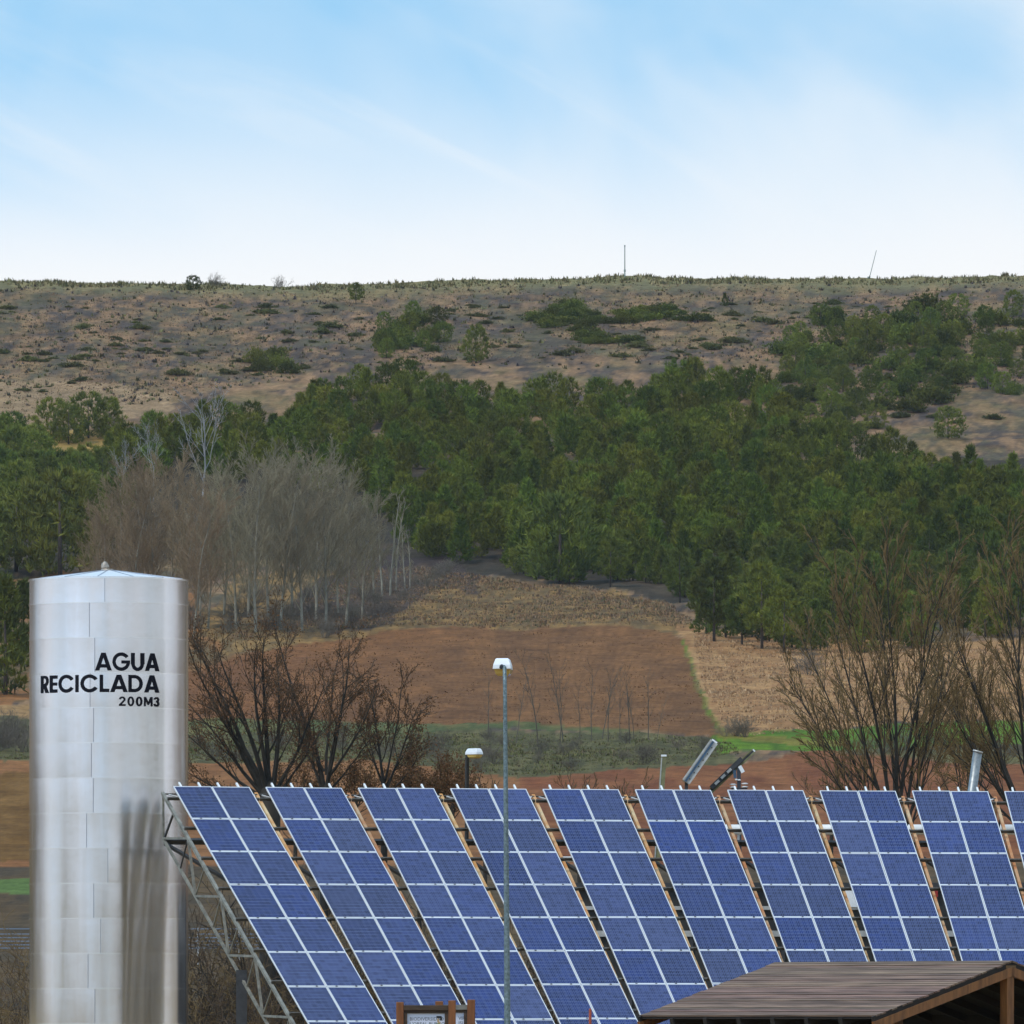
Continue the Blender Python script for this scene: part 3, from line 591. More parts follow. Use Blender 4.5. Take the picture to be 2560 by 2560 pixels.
for (x, y) in scatter([(2080, 1885), (2560, 1870), (2600, 1910), (2250, 1905)], 60, 20, .5) + scatter([(1810, 1835), (1900, 1835), (1900, 1845), (1810, 1845)], 30, 12):
    put_scrub(x, y, random.uniform(.4, .8), 'leafless shrub by the green meadow at right', 'shrubs by the meadow')
put_scrub(2020, 1690, 1.15, 'round purplish bare shrub on the straw slope at right', None)
# skyline bushes
for (x, y, s, l) in [(540, 722, 1.0, 'dark leafless bush on the skyline right of the small pine'), (704, 724, .95, 'bare bush on the skyline left of centre')]: put_scrub(x, y, s, l, None)
# ---- saplings
sap = []
for i in range(3):
    g = Grow(400 + i, wig=.05, trop=.06, levels=2, nch=(12, 4), ang=(32, 32), ratio=(.26, .4), start=(.3, .2), minr=.009, taper=.2, rr=.45)
    g.go((0, 0, -.2), (random.uniform(-.12, .06), 0, 1), 6, .055); me = segs_np('trunk', g.allseg(), 3); me.materials.append(M_SAPL); sap.append(me)
for i, (x, y, h) in enumerate([(1222, 1835, 150), (1290, 1850, 175), (1345, 1858, 225), (1400, 1862, 200), (1408, 1850, 215), (1450, 1850, 140), (1480, 1855, 190), (1505, 1850, 175), (1520, 1855, 180), (1550, 1850, 165), (1575, 1860, 190), (1585, 1850, 150), (1620, 1850, 170), (1640, 1862, 120)]):
    p = terrain_point(x, y); o = link('bare_sapling', sap[i % 3]); o.location = p; k = h / 220 * p.y / F * 220 / 6; o.scale = (k, k, k); o.rotation_euler = (0, 0, random.uniform(0, 6))
    tag(o, 'thin bare sapling in the row before the ploughed field', 'sapling', 'saplings before the ploughed field')

# ---- bare trees close behind the solar array
def fan_tree(name, label, px, pyc, Y, trunk_r, limbs, twig, leaf, seed, nch=(8, 6, 4), ang=(30, 32, 34), ratio=(.40, .44, .45), start=(.22, .12, .1), trop=.05, wig=.07, minr=.007, cat='tree', depth=.45, leaves=2):
    """trunk up to the crotch seen at (px, pyc), then limbs fanning out: (lean in degrees, length in m, radius, height offset of its start)"""
    X = (px - 1280) / F * Y; z = 0.0 if Y <= 255 else EZ + (HY - float(np.interp(Y, PD, PY))) / F * Y; r = random.Random(seed)
    zc = EZ + (HY - pyc) / F * Y - z
    g = Grow(seed, wig=wig, trop=trop, levels=3, nch=nch, ang=ang, ratio=ratio, start=start, minr=minr, taper=.12, rr=.5)
    for (a, ln, rd, dz) in limbs:
        if twig is M_TWIG_RED and trunk_r > .15: ln *= .96
        a = R_(a); g.go((math.sin(a) * trunk_r * .6, 0, zc - .25 + dz), (math.sin(a), r.uniform(-depth, depth) * math.cos(a), math.cos(a)), ln, rd)
    tb = MB().tube([(0, 0, -.3), (.04, 0, zc * .4), (-.03, 0, zc * .8), (0, 0, zc), (0, 0, zc + .25)], [trunk_r * 1.35, trunk_r * 1.1, trunk_r, trunk_r * .95, trunk_r * .3], 8).mesh('trunk', M_BARK_D, True)
    l_ = segs_np('limbs', g.allseg(0, 1), 5); l_.materials.append(M_BARK_D); b_ = segs_np('branches', g.allseg(2, 3), 3); b_.materials.append(twig)
    ms = [('trunk', tb), ('limbs', l_), ('branches', b_)]
    if leaf: lm = leaf_mesh('dead_leaves', g.tips, seed, leaves, .065, .09); lm.materials.append(M_DEADLEAF); ms.append(('dead_leaves', lm))
    return plant(name, label, cat, (X, Y, z), ms)
fan_tree('bare_tree', 'big spreading leafless tree with rusty leaves right behind the tank', 676, 1975, 246, .30, [(-76, 2.9, .05, -.2), (-64, 3.1, .06, 0), (-44, 3.6, .07, 0), (-37, 4.5, .08, 0), (-30, 5.0, .08, 0), (-23, 5.2, .09, .1), (-15, 4.6, .09, 0), (-7, 4.2, .08, .1), (0, 4.4, .09, .2), (7, 4.0, .07, 0), (16, 3.6, .06, 0), (27, 3.6, .07, 0), (38, 2.6, .05, -.1)], M_TWIG_BRN, True, 11, trop=.06)
fan_tree('bare_tree', 'upright leafless tree with rusty dead leaves above second panel column', 815, 1985, 250, .16, [(-14, 2.0, .05, .1), (-5, 5.4, .085, 0), (-24, 3.0, .05, .3), (10, 4.7, .075, 0), (17, 4.0, .05, .4), (32, 2.9, .05, .7), (48, 2.2, .04, .3), (-34, 2.4, .04, .9), (3, 3.8, .05, .8)], M_TWIG_BRN, True, 12, ang=(36, 36, 36), ratio=(.34, .44, .45))
fan_tree('bare_tree', 'smaller leafless tree with rusty leaves above third panel column', 962, 1985, 252, .10, [(-2, 3.7, .055, 0), (-20, 2.7, .035, .4), (18, 2.9, .04, .3), (34, 2.2, .03, .5), (-36, 2.0, .03, .6), (8, 3.2, .035, .6), (50, 1.8, .03, .2)], M_TWIG_BRN, True, 13, ang=(38, 36, 36), ratio=(.36, .44, .45))
fan_tree('bare_tree', 'tall leafless tree of many upright reddish stems at right', 2245, 2120, 262, .22, [(-42, 4.6, .045, 0), (-35, 5.6, .05, 0), (-28, 6.4, .055, 0), (-21, 7.4, .065, 0), (-15, 8.0, .07, .1), (-9, 8.4, .075, .2), (-4, 8.2, .07, .1), (1, 8.6, .08, .2), (6, 8.8, .075, .2), (11, 8.0, .065, .1), (17, 6.6, .055, 0), (24, 5.4, .045, 0)], M_TWIG_RED, False, 14, nch=(13, 7, 4), ang=(24, 24, 26), ratio=(.34, .42, .42), start=(.2, .15, .1), trop=.035, wig=.05, minr=.0098)
fan_tree('bare_tree', 'leafless reddish tree cut by the right picture edge', 2588, 2080, 266, .26, [(-46, 5.0, .05, 0), (-39, 6.4, .055, 0), (-32, 7.2, .06, 0), (-25, 8.0, .065, 0), (-18, 8.4, .07, .1), (-11, 8.6, .075, .2), (-4, 8.8, .08, .1), (3, 9.0, .08, .2), (9, 8.6, .07, .1), (16, 8.0, .065, 0), (24, 7.2, .06, 0), (32, 6.0, .05, 0)], M_TWIG_RED, False, 15, nch=(13, 7, 4), ang=(24, 24, 26), ratio=(.34, .42, .42), start=(.2, .15, .1), trop=.035, wig=.05, minr=.0098)
fan_tree('bare_tree', 'thin leafless tree between the two big reddish trees', 2420, 2040, 270, .10, [(-30, 3.0, .025, 0), (-20, 3.8, .03, 0), (-11, 4.4, .03, 0), (-3, 4.8, .035, 0), (5, 4.6, .03, 0), (13, 4.2, .03, 0), (22, 3.6, .025, 0), (32, 3.0, .025, 0)], M_TWIG_RED, False, 16, nch=(11, 6, 4), ang=(28, 28, 30), minr=.006)
bl = [(1050, 254, 1880, 1.0, 'rusty leaved bush right of the third leafless tree'), (1100, 253, 1895, .9, 'rusty leaved bush left of the short street lamp'), (1132, 250, 1900, .9, 'orange brown bush beside the short street lamp'), (890, 258, 1900, .9, 'rusty bush between the second and third leafless trees'), (740, 256, 1900, .8, 'rusty bush between the first and second leafless trees'), (1215, 262, 1915, .6, 'thin reddish bush right of the short street lamp'), (1450, 266, 1905, .6, 'thin brown bush above the fifth panel column'), (1570, 268, 1910, .6, 'thin brown bush above the sixth panel column'), (2080, 262, 1890, .6, 'thin reddish bush left of the tall right tree')]
for i, (x, Y, top, dens, l) in enumerate(bl):
    ln = (2010 - top) / F * Y; r = random.Random(i)
    fan_tree('leafless_bush', l, x, 2010, Y, .06, [(a + r.uniform(-5, 5), ln * r.uniform(.7, 1.1), .016, r.uniform(-.2, .2)) for a in (range(-60, 61, 12) if dens > .7 else range(-40, 41, 16))], M_TWIG_RED, i < 5, 30 + i, nch=(7, 5, 3) if dens > .7 else (5, 4, 2), cat='bush', minr=.006, leaves=3)
def thicket(seed, m):
    g = Grow(seed, wig=.2, trop=.015, levels=3, nch=(6, 5, 3), ang=(42, 45, 45), ratio=(.6, .5, .45), start=(.12, .1, .1), minr=.006, taper=.3)
    r = random.Random(seed)
    for k in range(20):
        a = r.uniform(0, 6.28); s_ = r.uniform(.1, .9); g.go((math.cos(a) * .8 * s_, math.sin(a) * .8 * s_, -.1), (math.cos(a) * s_, math.sin(a) * s_, 1.0), r.uniform(3, 5.6), .035)
    me = segs_np('branches', g.allseg(), 3); me.materials.append(m); return me
thk = [thicket(500 + i, m_) for i, m_ in enumerate([M_TWIG_BRN, M_TWIG_RED, M_BARK_D])]
for i, (x, Y, s) in enumerate([(-20, 238, 1.0), (40, 246, 1.15), (110, 252, 1.1), (60, 256, 1.25), (470, 240, 1.1), (540, 244, 1.3), (600, 238, 1.15), (500, 250, 1.45), (580, 252, 1.55), (650, 248, 1.5), (720, 250, 1.5), (800, 246, 1.5), (880, 248, 1.5), (960, 246, 1.4), (1050, 248, 1.4), (1150, 246, 1.4), (1250, 248, 1.4), (1340, 250, 1.3)]):
    o = link('leafless_thicket', thk[i % 3]); o.location = ((x - 1280) / F * Y, Y, 0); o.scale = (s, s, s); o.rotation_euler = (0, 0, i * 1.3)
    tag(o, 'tangled leafless thicket left of the tank foot' if i < 4 else 'tangled dark thicket behind the panels on the left half', 'thicket', 'thickets left of the tank' if i < 4 else 'thickets behind the panels')

# ------------------------------------------------------------------ solar array
def col_frame(i):      # i may be fractional
    th = np.polyval(np.polyfit([0, 4, 8], [20.362, 13.453, 6.629], 2), i); Y = np.polyval(np.polyfit([0, 4, 8], [217.79, 223.395, 226.793], 2), i); ty = np.polyval(np.polyfit([0, 4, 8], [1965.2, 1971.8, 1976.8], 2), i)
    px = 432.6 + 230.85 * i; al = R_(29.8); th = R_(th); o = P(px, ty, Y)
    r = Vector((math.cos(th), math.sin(th), 0)); d = Vector((math.sin(th) * math.cos(al), -math.cos(th) * math.cos(al), -math.sin(al))); n = r.cross(-d)
    M = Matrix((( r.x, d.x, n.x, o.x), (r.y, d.y, n.y, o.y), (r.z, d.z, n.z, o.z), (0, 0, 0, 1)))
    return M       # local x across, y down the slope, z = -normal? fixed below
PWID, PPIT, NROW = .995, 1.672, 8
M_ALU = mat('anodised_aluminium', (.72, .72, .75), .45, metal=.25, noise=.06, scale=3)
M_RAIL = mat('galvanised_rail', (.78, .77, .78), .5, metal=.1, noise=.1, scale=6)
M_CLAMP = mat('dark_clamp', (.04, .035, .03), .6, metal=.6)
M_STEEL = mat('weathered_steel', (.25, .235, .20), .6, metal=.35, noise=.35, scale=5, color2=None, bump=.2)
M_DARKST = mat('dark_steel', (.05, .05, .055), .6, metal=.3, noise=.3, scale=5)
M_RUST = mat('rusty_steel', (.56, .42, .25), .75, metal=.0, color2=(.48, .20, .06), scale=2.2, bump=.3, rand=.15)
M_PURL = mat('purlin_steel', (.10, .085, .07), .6, metal=.3, noise=.4, scale=6)
# cells
cm = bpy.data.materials.new('polycrystalline_cells'); cm.use_nodes = True; t = cm.node_tree; b = t.nodes['Principled BSDF']
tcx = N('ShaderNodeTexCoord', t); sx = N('ShaderNodeSeparateXYZ', t); t.links.new(tcx.outputs['Object'], sx.inputs[0])
def mth(op, a, b_=None, c=None):
    n = N('ShaderNodeMath', t, operation=op)
    for k, v in enumerate((a, b_, c)):
        if v is None: continue
        if hasattr(v, 'is_linked') or hasattr(v, 'links'): t.links.new(v, n.inputs[k])
        else: n.inputs[k].default_value = v
    return n.outputs[0]
cw = .158
u = mth('DIVIDE', sx.outputs[0], cw); v = mth('DIVIDE', sx.outputs[1], cw)
fu = mth('FRACT', u); fv = mth('FRACT', v)
def near_line(f, c, w): return mth('LESS_THAN', mth('ABSOLUTE', mth('SUBTRACT', f, c)), w)
bus = mth('MAXIMUM', mth('MAXIMUM', near_line(fu, .2, .028), near_line(fu, .5, .028)), near_line(fu, .8, .028))
gap = mth('MAXIMUM', mth('GREATER_THAN', mth('ABSOLUTE', mth('SUBTRACT', fu, .5)), .474), mth('GREATER_THAN', mth('ABSOLUTE', mth('SUBTRACT', fv, .5)), .466))
cv = N('ShaderNodeCombineXYZ', t); t.links.new(mth('FLOOR', u), cv.inputs[0]); t.links.new(mth('FLOOR', v), cv.inputs[1])
oi = N('ShaderNodeObjectInfo', t); t.links.new(mth('MULTIPLY', oi.outputs['Random'], 91.7), cv.inputs[2])
wn = N('ShaderNodeTexWhiteNoise', t); t.links.new(cv.outputs[0], wn.inputs[0])
vo = N('ShaderNodeTexVoronoi', t); t.links.new(tcx.outputs['Object'], vo.inputs[0]); vo.inputs['Scale'].default_value = 60
cr = N('ShaderNodeMix', t, data_type='RGBA'); t.links.new(mth('ADD', mth('MULTIPLY', wn.outputs[0], .65), mth('MULTIPLY', vo.outputs['Distance'], .5)), cr.inputs['Factor'])
cr.inputs['A'].default_value = (.001, .006, .038, 1); cr.inputs['B'].default_value = (.012, .028, .130, 1)
hsv = N('ShaderNodeHueSaturation', t); r9 = N('ShaderNodeMapRange', t); t.links.new(mth('FRACT', mth('MULTIPLY', oi.outputs['Random'], 13.7)), r9.inputs[0]); r9.inputs[3].default_value = .72; r9.inputs[4].default_value = 1.05; t.links.new(r9.outputs[0], hsv.inputs['Saturation']); t.links.new(cr.outputs['Result'], hsv.inputs['Color']); rv = N('ShaderNodeMapRange', t); t.links.new(oi.outputs['Random'], rv.inputs[0]); rv.inputs[3].default_value = .66; rv.inputs[4].default_value = 1.3; t.links.new(rv.outputs[0], hsv.inputs['Value'])
m2 = N('ShaderNodeMix', t, data_type='RGBA'); t.links.new(bus, m2.inputs['Factor']); t.links.new(hsv.outputs[0], m2.inputs['A']); m2.inputs['B'].default_value = (.085, .115, .29, 1)
m3 = N('ShaderNodeMix', t, data_type='RGBA'); t.links.new(gap, m3.inputs['Factor']); t.links.new(m2.outputs['Result'], m3.inputs['A']); m3.inputs['B'].default_value = (.105, .135, .28, 1)
t.links.new(m3.outputs['Result'], b.inputs['Base Color']); b.inputs['Roughness'].default_value = .22; b.inputs['Specular IOR Level'].default_value = .16
# local frame: x across, y down slope, z = outward normal  -> need right handed: use x=r, y=-d? keep y up-slope
def colM(i):
    M = col_frame(i); r = M.col[0].xyz; d = M.col[1].xyz; o = M.col[3].xyz; y = -d; n = r.cross(y)
    return Matrix(((r.x, y.x, n.x, o.x), (r.y, y.y, n.y, o.y), (r.z, y.z, n.z, o.z), (0, 0, 0, 1)))
# panel meshes: origin lower-left corner of the panel
pw, ph = PWID - .012, PPIT - .014
fr = MB(); fw, fb = .021, .030
fr.box((pw / 2, fb / 2, -.02), (pw, fb, .04)).box((pw / 2, ph - fb / 2, -.02), (pw, fb, .04)).box((fw / 2, ph / 2, -.02), (fw, ph - 2 * fb, .04)).box((pw - fw / 2, ph / 2, -.02), (fw, ph - 2 * fb, .04))
frame_me = fr.mesh('solar_panel', M_ALU)
cs = MB().box((0, 0, 0), (pw - 2 * fw - .002, ph - 2 * fb - .002, .006)).mesh('cell_sheet', cm)
back_me = MB().box((0, 0, 0), (pw - 2 * fw - .002, ph - 2 * fb - .002, .003)).mesh('backsheet', mat('white_backsheet', (.78, .78, .8), .5))
rail_me = MB().box((0, -PPIT * NROW / 2 + .15, -.0655), (.042, PPIT * NROW + .30, .045)).mesh('rail', M_RAIL)
clamp_me = MB().box((0, 0, .003), (.05, .028, .012)).mesh('clamp', M_CLAMP)
ordn = ['first', 'second', 'third', 'fourth', 'fifth', 'sixth', 'seventh', 'eighth', 'ninth', 'tenth']
PUR = [.42 + 1.53 * k for k in range(9)]
for i in range(10):
    M = colM(i)
    lab = ['leftmost tilted column of blue solar panels, next to the steel tank', 'rightmost column of blue solar panels, cut by the picture edge'][i == 9] if i in (0, 9) else '%s tilted column of blue solar panels counted from the steel tank' % ordn[i]
    c = link('solar_panel_column', None, M=M); c.empty_display_size = .3; tag(c, lab, 'solar panels', 'tilted columns of solar panels')
    for rr in range(NROW):
        for k in range(2):
            x0 = k * (PWID + .005) + .006; y0 = -(rr + 1) * PPIT + .007
            pn = link('solar_panel', frame_me, c, loc=(x0, y0, 0)); pn.rotation_euler = (R_(random.gauss(0, .12)), R_(random.gauss(0, .12)), 0)
            link('cell_sheet', cs, pn, loc=(pw / 2, ph / 2, -.009)); link('backsheet', back_me, pn, loc=(pw / 2, ph / 2, -.016))
    xs = [.25, .75, 1.25, 1.75]
    for x in xs:
        link('rail', rail_me, c, loc=(x, 0, 0))
        for rr in range(1, NROW): link('clamp', clamp_me, c, loc=(x, -rr * PPIT, .001))
    for k, s in enumerate(PUR):
        if s > PPIT * NROW: continue
        MB().beam((-.24 if True else 0, -s, -.125), (2.14, -s, -.125), .055, .07).obj('purlin', M_PURL, c)
    bm_ = MB()
# trusses
for i in range(11):
    M = colM(i - .0 if i == 0 else i); 
    tr = link('lattice_truss', None, M=M); tr.empty_display_size = .3
    main = M_STEEL if i == 0 else M_RUST
    if i == 0: lab = 'grey lattice truss at the left end of the array before the tank'
    elif i == 10: lab = 'lattice truss beyond the right picture edge'
    else: lab = 'rusty lattice truss in the gap after the %s panel column' % ordn[i - 1]
    tag(tr, lab, 'truss', 'lattice trusses under the array')
    # direction of the truss halfway between neighbours
    xa, xb = (-.235, -.235) if i == 0 else (-.215, -.06)
    Lt = 13.2; zt, zb = -.205, -1.16
    if i == 10: bpy.data.objects.remove(tr); break
    X = lambda s: xa + (xb - xa) * s / Lt
    MB().beam((X(-.02), .02, zt), (X(Lt), -Lt, zt), .075, .075).obj('top_chord', main, tr)
    MB().beam((X(.6), -.6, zb), (X(Lt), -Lt, zb), .06, .06).obj('bottom_chord', main, tr)
    T = [2.3 + 2.95 * k for k in range(4)]; Lw = [.6 + 2.95 * k for k in range(5)]
    pt = lambda s: Vector((X(s), -s, zt - .03)); pb = lambda s: Vector((X(s), -s, zb + .03))
    MB().beam(pt(.05), pb(.6), .05).obj('web_member', main, tr); MB().beam(pt(1.0), pb(.66), .045).obj('web_member', M_DARKST, tr)
    for k in range(4):
        MB().beam(pb(Lw[k] + .03), pt(T[k] - .04), .055).obj('web_member', main, tr)
        MB().beam(pt(T[k] + .05), pb(min(Lw[k + 1] - .06, Lt)), .055).obj('web_member', main, tr)
        MB().beam(pt(T[k] + .01), pb(Lw[k] + 1.55), .032).obj('web_member', M_DARKST if k < 1 else main, tr)
        MB().beam(pt(T[k] + 1.5), pb(min(Lw[k + 1] - .02, Lt)), .03).obj('web_member', main, tr)
    # cross beams to the next truss (world space endpoints -> local)
    if i < 9:
        Mi = M.inverted(); M2 = colM(i + 1)
        def other(x, s, z): return Mi @ (M2 @ Vector((x, -s, z)))
        MB().beam((X(.6) + .04, -.62, zb - .06), other(-.215, .62, zb - .06), .11, .13).obj('cross_beam', M_DARKST, tr)
        MB().beam((X(.1) + .04, -.1, zt + .035), other(-.215, .1, zt + .035), .03, .03).obj('top_tie', M_PURL, tr)
        MB().beam((X(.6) + .04, -.66, zb - .1), other(-.215, 4.6, zb - .1), .09, .07).obj('diagonal_brace', M_DARKST, tr)
        for sgn in (0, 1):
            a0 = Vector((X(.1) + .04, -.12, zt + .03)); a1 = other(-.215, .12, zt + .03)
            MB().beam(a0.lerp(a1, .03 if sgn else .97), a0.lerp(a1, .18 if sgn else .82) + Vector((0, -.24, 0)), .028).obj('top_brace', M_RAIL, tr)
    # post to the ground
    q = M @ Vector((X(7.6), -7.6, zb)); foot = Vector((q.x, q.y, -.1)); Mi = M.inverted()
    MB().beam(Mi @ foot, Mi @ Vector((q.x, q.y, q.z + .2)), .26, .26, up=Mi.to_3x3() @ Vector((0, 1, 0))).obj('post', M_DARKST, tr)
    q = M @ Vector((X(12.4), -12.4, zb)); foot = Vector((q.x, q.y, -.3)); 
    MB().beam(Mi @ foot, Mi @ Vector((q.x, q.y, q.z + .1)), .2, .2, up=Mi.to_3x3() @ Vector((0, 1, 0))).obj('post', M_DARKST, tr)

# ------------------------------------------------------------------ steel tank
TY = 224.0; TC = Vector(((271.5 - 1280) / F * TY, TY, 0)); TR = 198.5 / F * TY
tank = thing('water_tank', 'tall shiny cylindrical steel tank lettered in black beside the array', 'tank', TC)
sm_ = bpy.data.materials.new('stainless_sheet'); sm_.use_nodes = True; t = sm_.node_tree; b = t.nodes['Principled BSDF']
b.inputs['Metallic'].default_value = 1; oc = N('ShaderNodeTexCoord', t); mp2 = N('ShaderNodeMapping', t); t.links.new(oc.outputs['Object'], mp2.inputs[0]); mp2.inputs['Scale'].default_value = (1.6, 1.6, .12)
nn = N('ShaderNodeTexNoise', t); t.links.new(mp2.outputs[0], nn.inputs[0]); nn.inputs['Scale'].default_value = 1.4; nn.inputs['Detail'].default_value = 5
oi = N('ShaderNodeObjectInfo', t)
rc = N('ShaderNodeMapRange', t); t.links.new(nn.outputs[0], rc.inputs[0]); rc.inputs[1].default_value = .3; rc.inputs[2].default_value = .7; rc.inputs[3].default_value = .15; rc.inputs[4].default_value = .25; t.links.new(rc.outputs[0], b.inputs['Roughness'])
rv2 = N('ShaderNodeMapRange', t); t.links.new(oi.outputs['Random'], rv2.inputs[0]); rv2.inputs[3].default_value = .96; rv2.inputs[4].default_value = 1.02
nb_ = N('ShaderNodeMapRange', t); t.links.new(nn.outputs[0], nb_.inputs[0]); nb_.inputs[1].default_value = .3; nb_.inputs[2].default_value = .7; nb_.inputs[3].default_value = .88; nb_.inputs[4].default_value = 1.04
mm = N('ShaderNodeMath', t, operation='MULTIPLY'); t.links.new(rv2.outputs[0], mm.inputs[0]); t.links.new(nb_.outputs[0], mm.inputs[1])
vs_ = N('ShaderNodeVectorMath', t, operation='SCALE'); vs_.inputs[0].default_value = (.82, .82, .865); t.links.new(mm.outputs[0], vs_.inputs['Scale']); t.links.new(vs_.outputs[0], b.inputs['Base Color'])
n3 = N('ShaderNodeTexNoise', t); t.links.new(oc.outputs['Object'], n3.inputs[0]); n3.inputs['Scale'].default_value = 2.2; n3.inputs['Detail'].default_value = 2
bp = N('ShaderNodeBump', t); bp.inputs['Strength'].default_value = .035; bp.inputs['Distance'].default_value = .04; t.links.new(n3.outputs[0], bp.inputs['Height']); t.links.new(bp.outputs[0], b.inputs['Normal'])
M_SEAM = mat('polished_seam', (.85, .85, .88), .22, metal=1)
M_VSEAM = mat('sheet_joint', (.42, .42, .46), .4, metal=1)
TOPZ = 16.17; seams = [TOPZ, TOPZ - .63] + [TOPZ - .63 - .886 * k for k in range(1, 18)]; seams = [z for z in seams if z > .3] + [-.05]
rs_ = random.Random(5)
for k in range(len(seams) - 1):
    z1, z0 = seams[k], seams[k + 1]; off = rs_.uniform(0, 2.09)
    if k % 2 == 0: off = -R_(90) + R_(rs_.uniform(-9, 3))
    else: off = -R_(90) + R_(rs_.uniform(-14, -8))
    for q in range(3):
        a0 = off + q * 2.0944; nseg = 44; V = []; Fq = []; p1, p2, p3 = rs_.uniform(0, 6), rs_.uniform(0, 6), rs_.uniform(0, 6)
        for j in range(nseg + 1):
            a = a0 + .003 + (2.0944 - .006) * j / nseg
            for e, z in ((0, z0 + .004), (1, (z0 + z1) / 2), (2, z1 - .004)):
                rr_ = TR + .0050 * math.sin(9 * a + 1.1) + .0020 * math.sin(23 * a) + .0007 * math.sin(51 * a) + .0010 * math.sin(14 * a + p1 + e) + (.003 * math.sin(p2) if e == 1 else 0)
                V.append((rr_ * math.cos(a), rr_ * math.sin(a), z))
        for j in range(nseg):
            for e in range(2): A = j * 3 + e; Fq.append((A, A + 3, A + 4, A + 1))
        me = mesh_np('steel_sheet', V, Fq, True); me.materials.append(sm_); link('steel_sheet', me, tank)
        MB().box(((TR + .003) * math.cos(a0), (TR + .003) * math.sin(a0), (z0 + z1) / 2), (.012, .014, z1 - z0 - .01), Matrix.Rotation(a0, 3, 'Z')).obj('vertical_seam', M_VSEAM, tank)
    mb = MB(); nn_ = 96; zc = z1; h = .011 if k else .022
    vs2 = []; 
    for j in range(nn_):
        a = 2 * math.pi * j / nn_
        for (rr_, zz) in ((TR - .03, zc - h), (TR + .012, zc - h), (TR + .012, zc + h), (TR - .03, zc + h)): vs2.append((rr_ * math.cos(a), rr_ * math.sin(a), zz))
    mb.add(vs2, [(j * 4 + e, ((j + 1) % nn_) * 4 + e, ((j + 1) % nn_) * 4 + (e + 1) % 4, j * 4 + (e + 1) % 4) for j in range(nn_) for e in range(4)])
    mb.obj('seam_band', M_SEAM, tank, smooth=False)
roof = link('roof', None, tank, loc=(0, 0, TOPZ)); 
bpy.data.objects.remove(roof)
M_ROOF = mat('roof_sheet', (.74, .74, .76), .5, metal=.35, noise=.08, scale=2)
RH = .27; rb = MB(); vs2 = [(0, 0, TOPZ + RH + .02)] + [((TR - .0) * math.cos(2 * math.pi * j / 64), (TR - .0) * math.sin(2 * math.pi * j / 64), TOPZ + .024) for j in range(64)]
rb.add(vs2, [(0, 1 + j, 1 + (j + 1) % 64) for j in range(64)]); roof = rb.obj('roof', M_ROOF, tank)
for j in range(14):
    a = 2 * math.pi * (j + .3) / 14; MB().beam((.12 * math.cos(a), .12 * math.sin(a), TOPZ + RH + .012), ((TR - .02) * math.cos(a), (TR - .02) * math.sin(a), TOPZ + .03), .02, .016).obj('roof_seam', M_VSEAM, roof)
M_VENT = mat('vent_metal', (.42, .36, .30), .55, metal=.4, noise=.35, scale=14)
vent = MB().tube([(-.04, 0, TOPZ + RH - .02), (-.04, 0, TOPZ + RH + .04)], [.155, .155], 16).obj('vent', M_VENT, tank, True)
MB().tube([(-.09, 0, TOPZ + RH + .04), (-.09, 0, TOPZ + RH + .085), (-.08, -.01, TOPZ + RH + .14), (-.06, -.02, TOPZ + RH + .175), (-.03, -.04, TOPZ + RH + .185)], [.085, .10, .105, .08, .02], 16).obj('vent_cowl', M_VENT, vent, True)
# ---- lettering
def poly_in(pts): return lambda x, y: inpoly(x, y, pts)
def ring(cx, cy, rx, ry, th, a0=None, a1=None, keep=None):
    def f(x, y):
        o = ((x - cx) / rx) ** 2 + ((y - cy) / ry) ** 2 <= 1; i = ((x - cx) / (rx - th)) ** 2 + ((y - cy) / (ry - th)) ** 2 < 1
        m = o & ~i
        return m & keep(x, y) if keep else m
    return f
def rect(x0, y0, x1, y1): return lambda x, y: (x >= x0) & (x <= x1) & (y >= y0) & (y <= y1)
T_ = .20
def gA(x, y): 
    w = .98; 
    legs = inpoly(x, y, [(0, 0), (.25, 0), (w / 2 + .0, .72), (w - .25, 0), (w, 0), (w / 2 + .13, 1), (w / 2 - .13, 1)]) 
    return legs | ((y >= .16) & (y <= .35) & inpoly(x, y, [(0, 0), (w, 0), (w / 2 + .13, 1), (w / 2 - .13, 1)]))
def gC(x, y): return ring(.52, .5, .52, .52, T_, keep=lambda x, y: ~((x > .52) & (np.abs(y - .5) < (x - .52) * .62)))(x, y)
def gG(x, y): return ring(.52, .5, .52, .52, T_, keep=lambda x, y: ~((x > .52) & (y > .5) & (y - .5 < (x - .52) * .72)) & ~((x > .6) & (y > .5) & (y < .62)))(x, y) | rect(.52, .40, 1.03, .57)(x, y)
def gU(x, y): return ((y >= .36) & ((x <= T_) | (x >= .76 - T_)) & (y <= 1)) | (ring(.38, .37, .38, .39, T_)(x, y) & (y < .37))
def gE(x, y): return rect(0, 0, T_, 1)(x, y) | rect(0, .81, .56, 1)(x, y) | rect(0, .41, .54, .59)(x, y) | rect(0, 0, .56, .19)(x, y)
def gI(x, y): return rect(0, 0, T_, 1)(x, y)
def gL(x, y): return rect(0, 0, T_, 1)(x, y) | rect(0, 0, .54, .2)(x, y)
def gD(x, y): return rect(0, 0, T_, 1)(x, y) | rect(0, .8, .36, 1)(x, y) | rect(0, 0, .36, .2)(x, y) | (ring(.34, .5, .5, .5, T_ * .95)(x, y) & (x > .34))
def gR(x, y): return rect(0, 0, T_, 1)(x, y) | rect(0, .84, .38, 1)(x, y) | rect(0, .38, .38, .54)(x, y) | (ring(.36, .69, .31, .31, .165)(x, y) & (x > .36)) | inpoly(x, y, [(.22, .42), (.44, .46), (.70, 0), (.44, 0)])
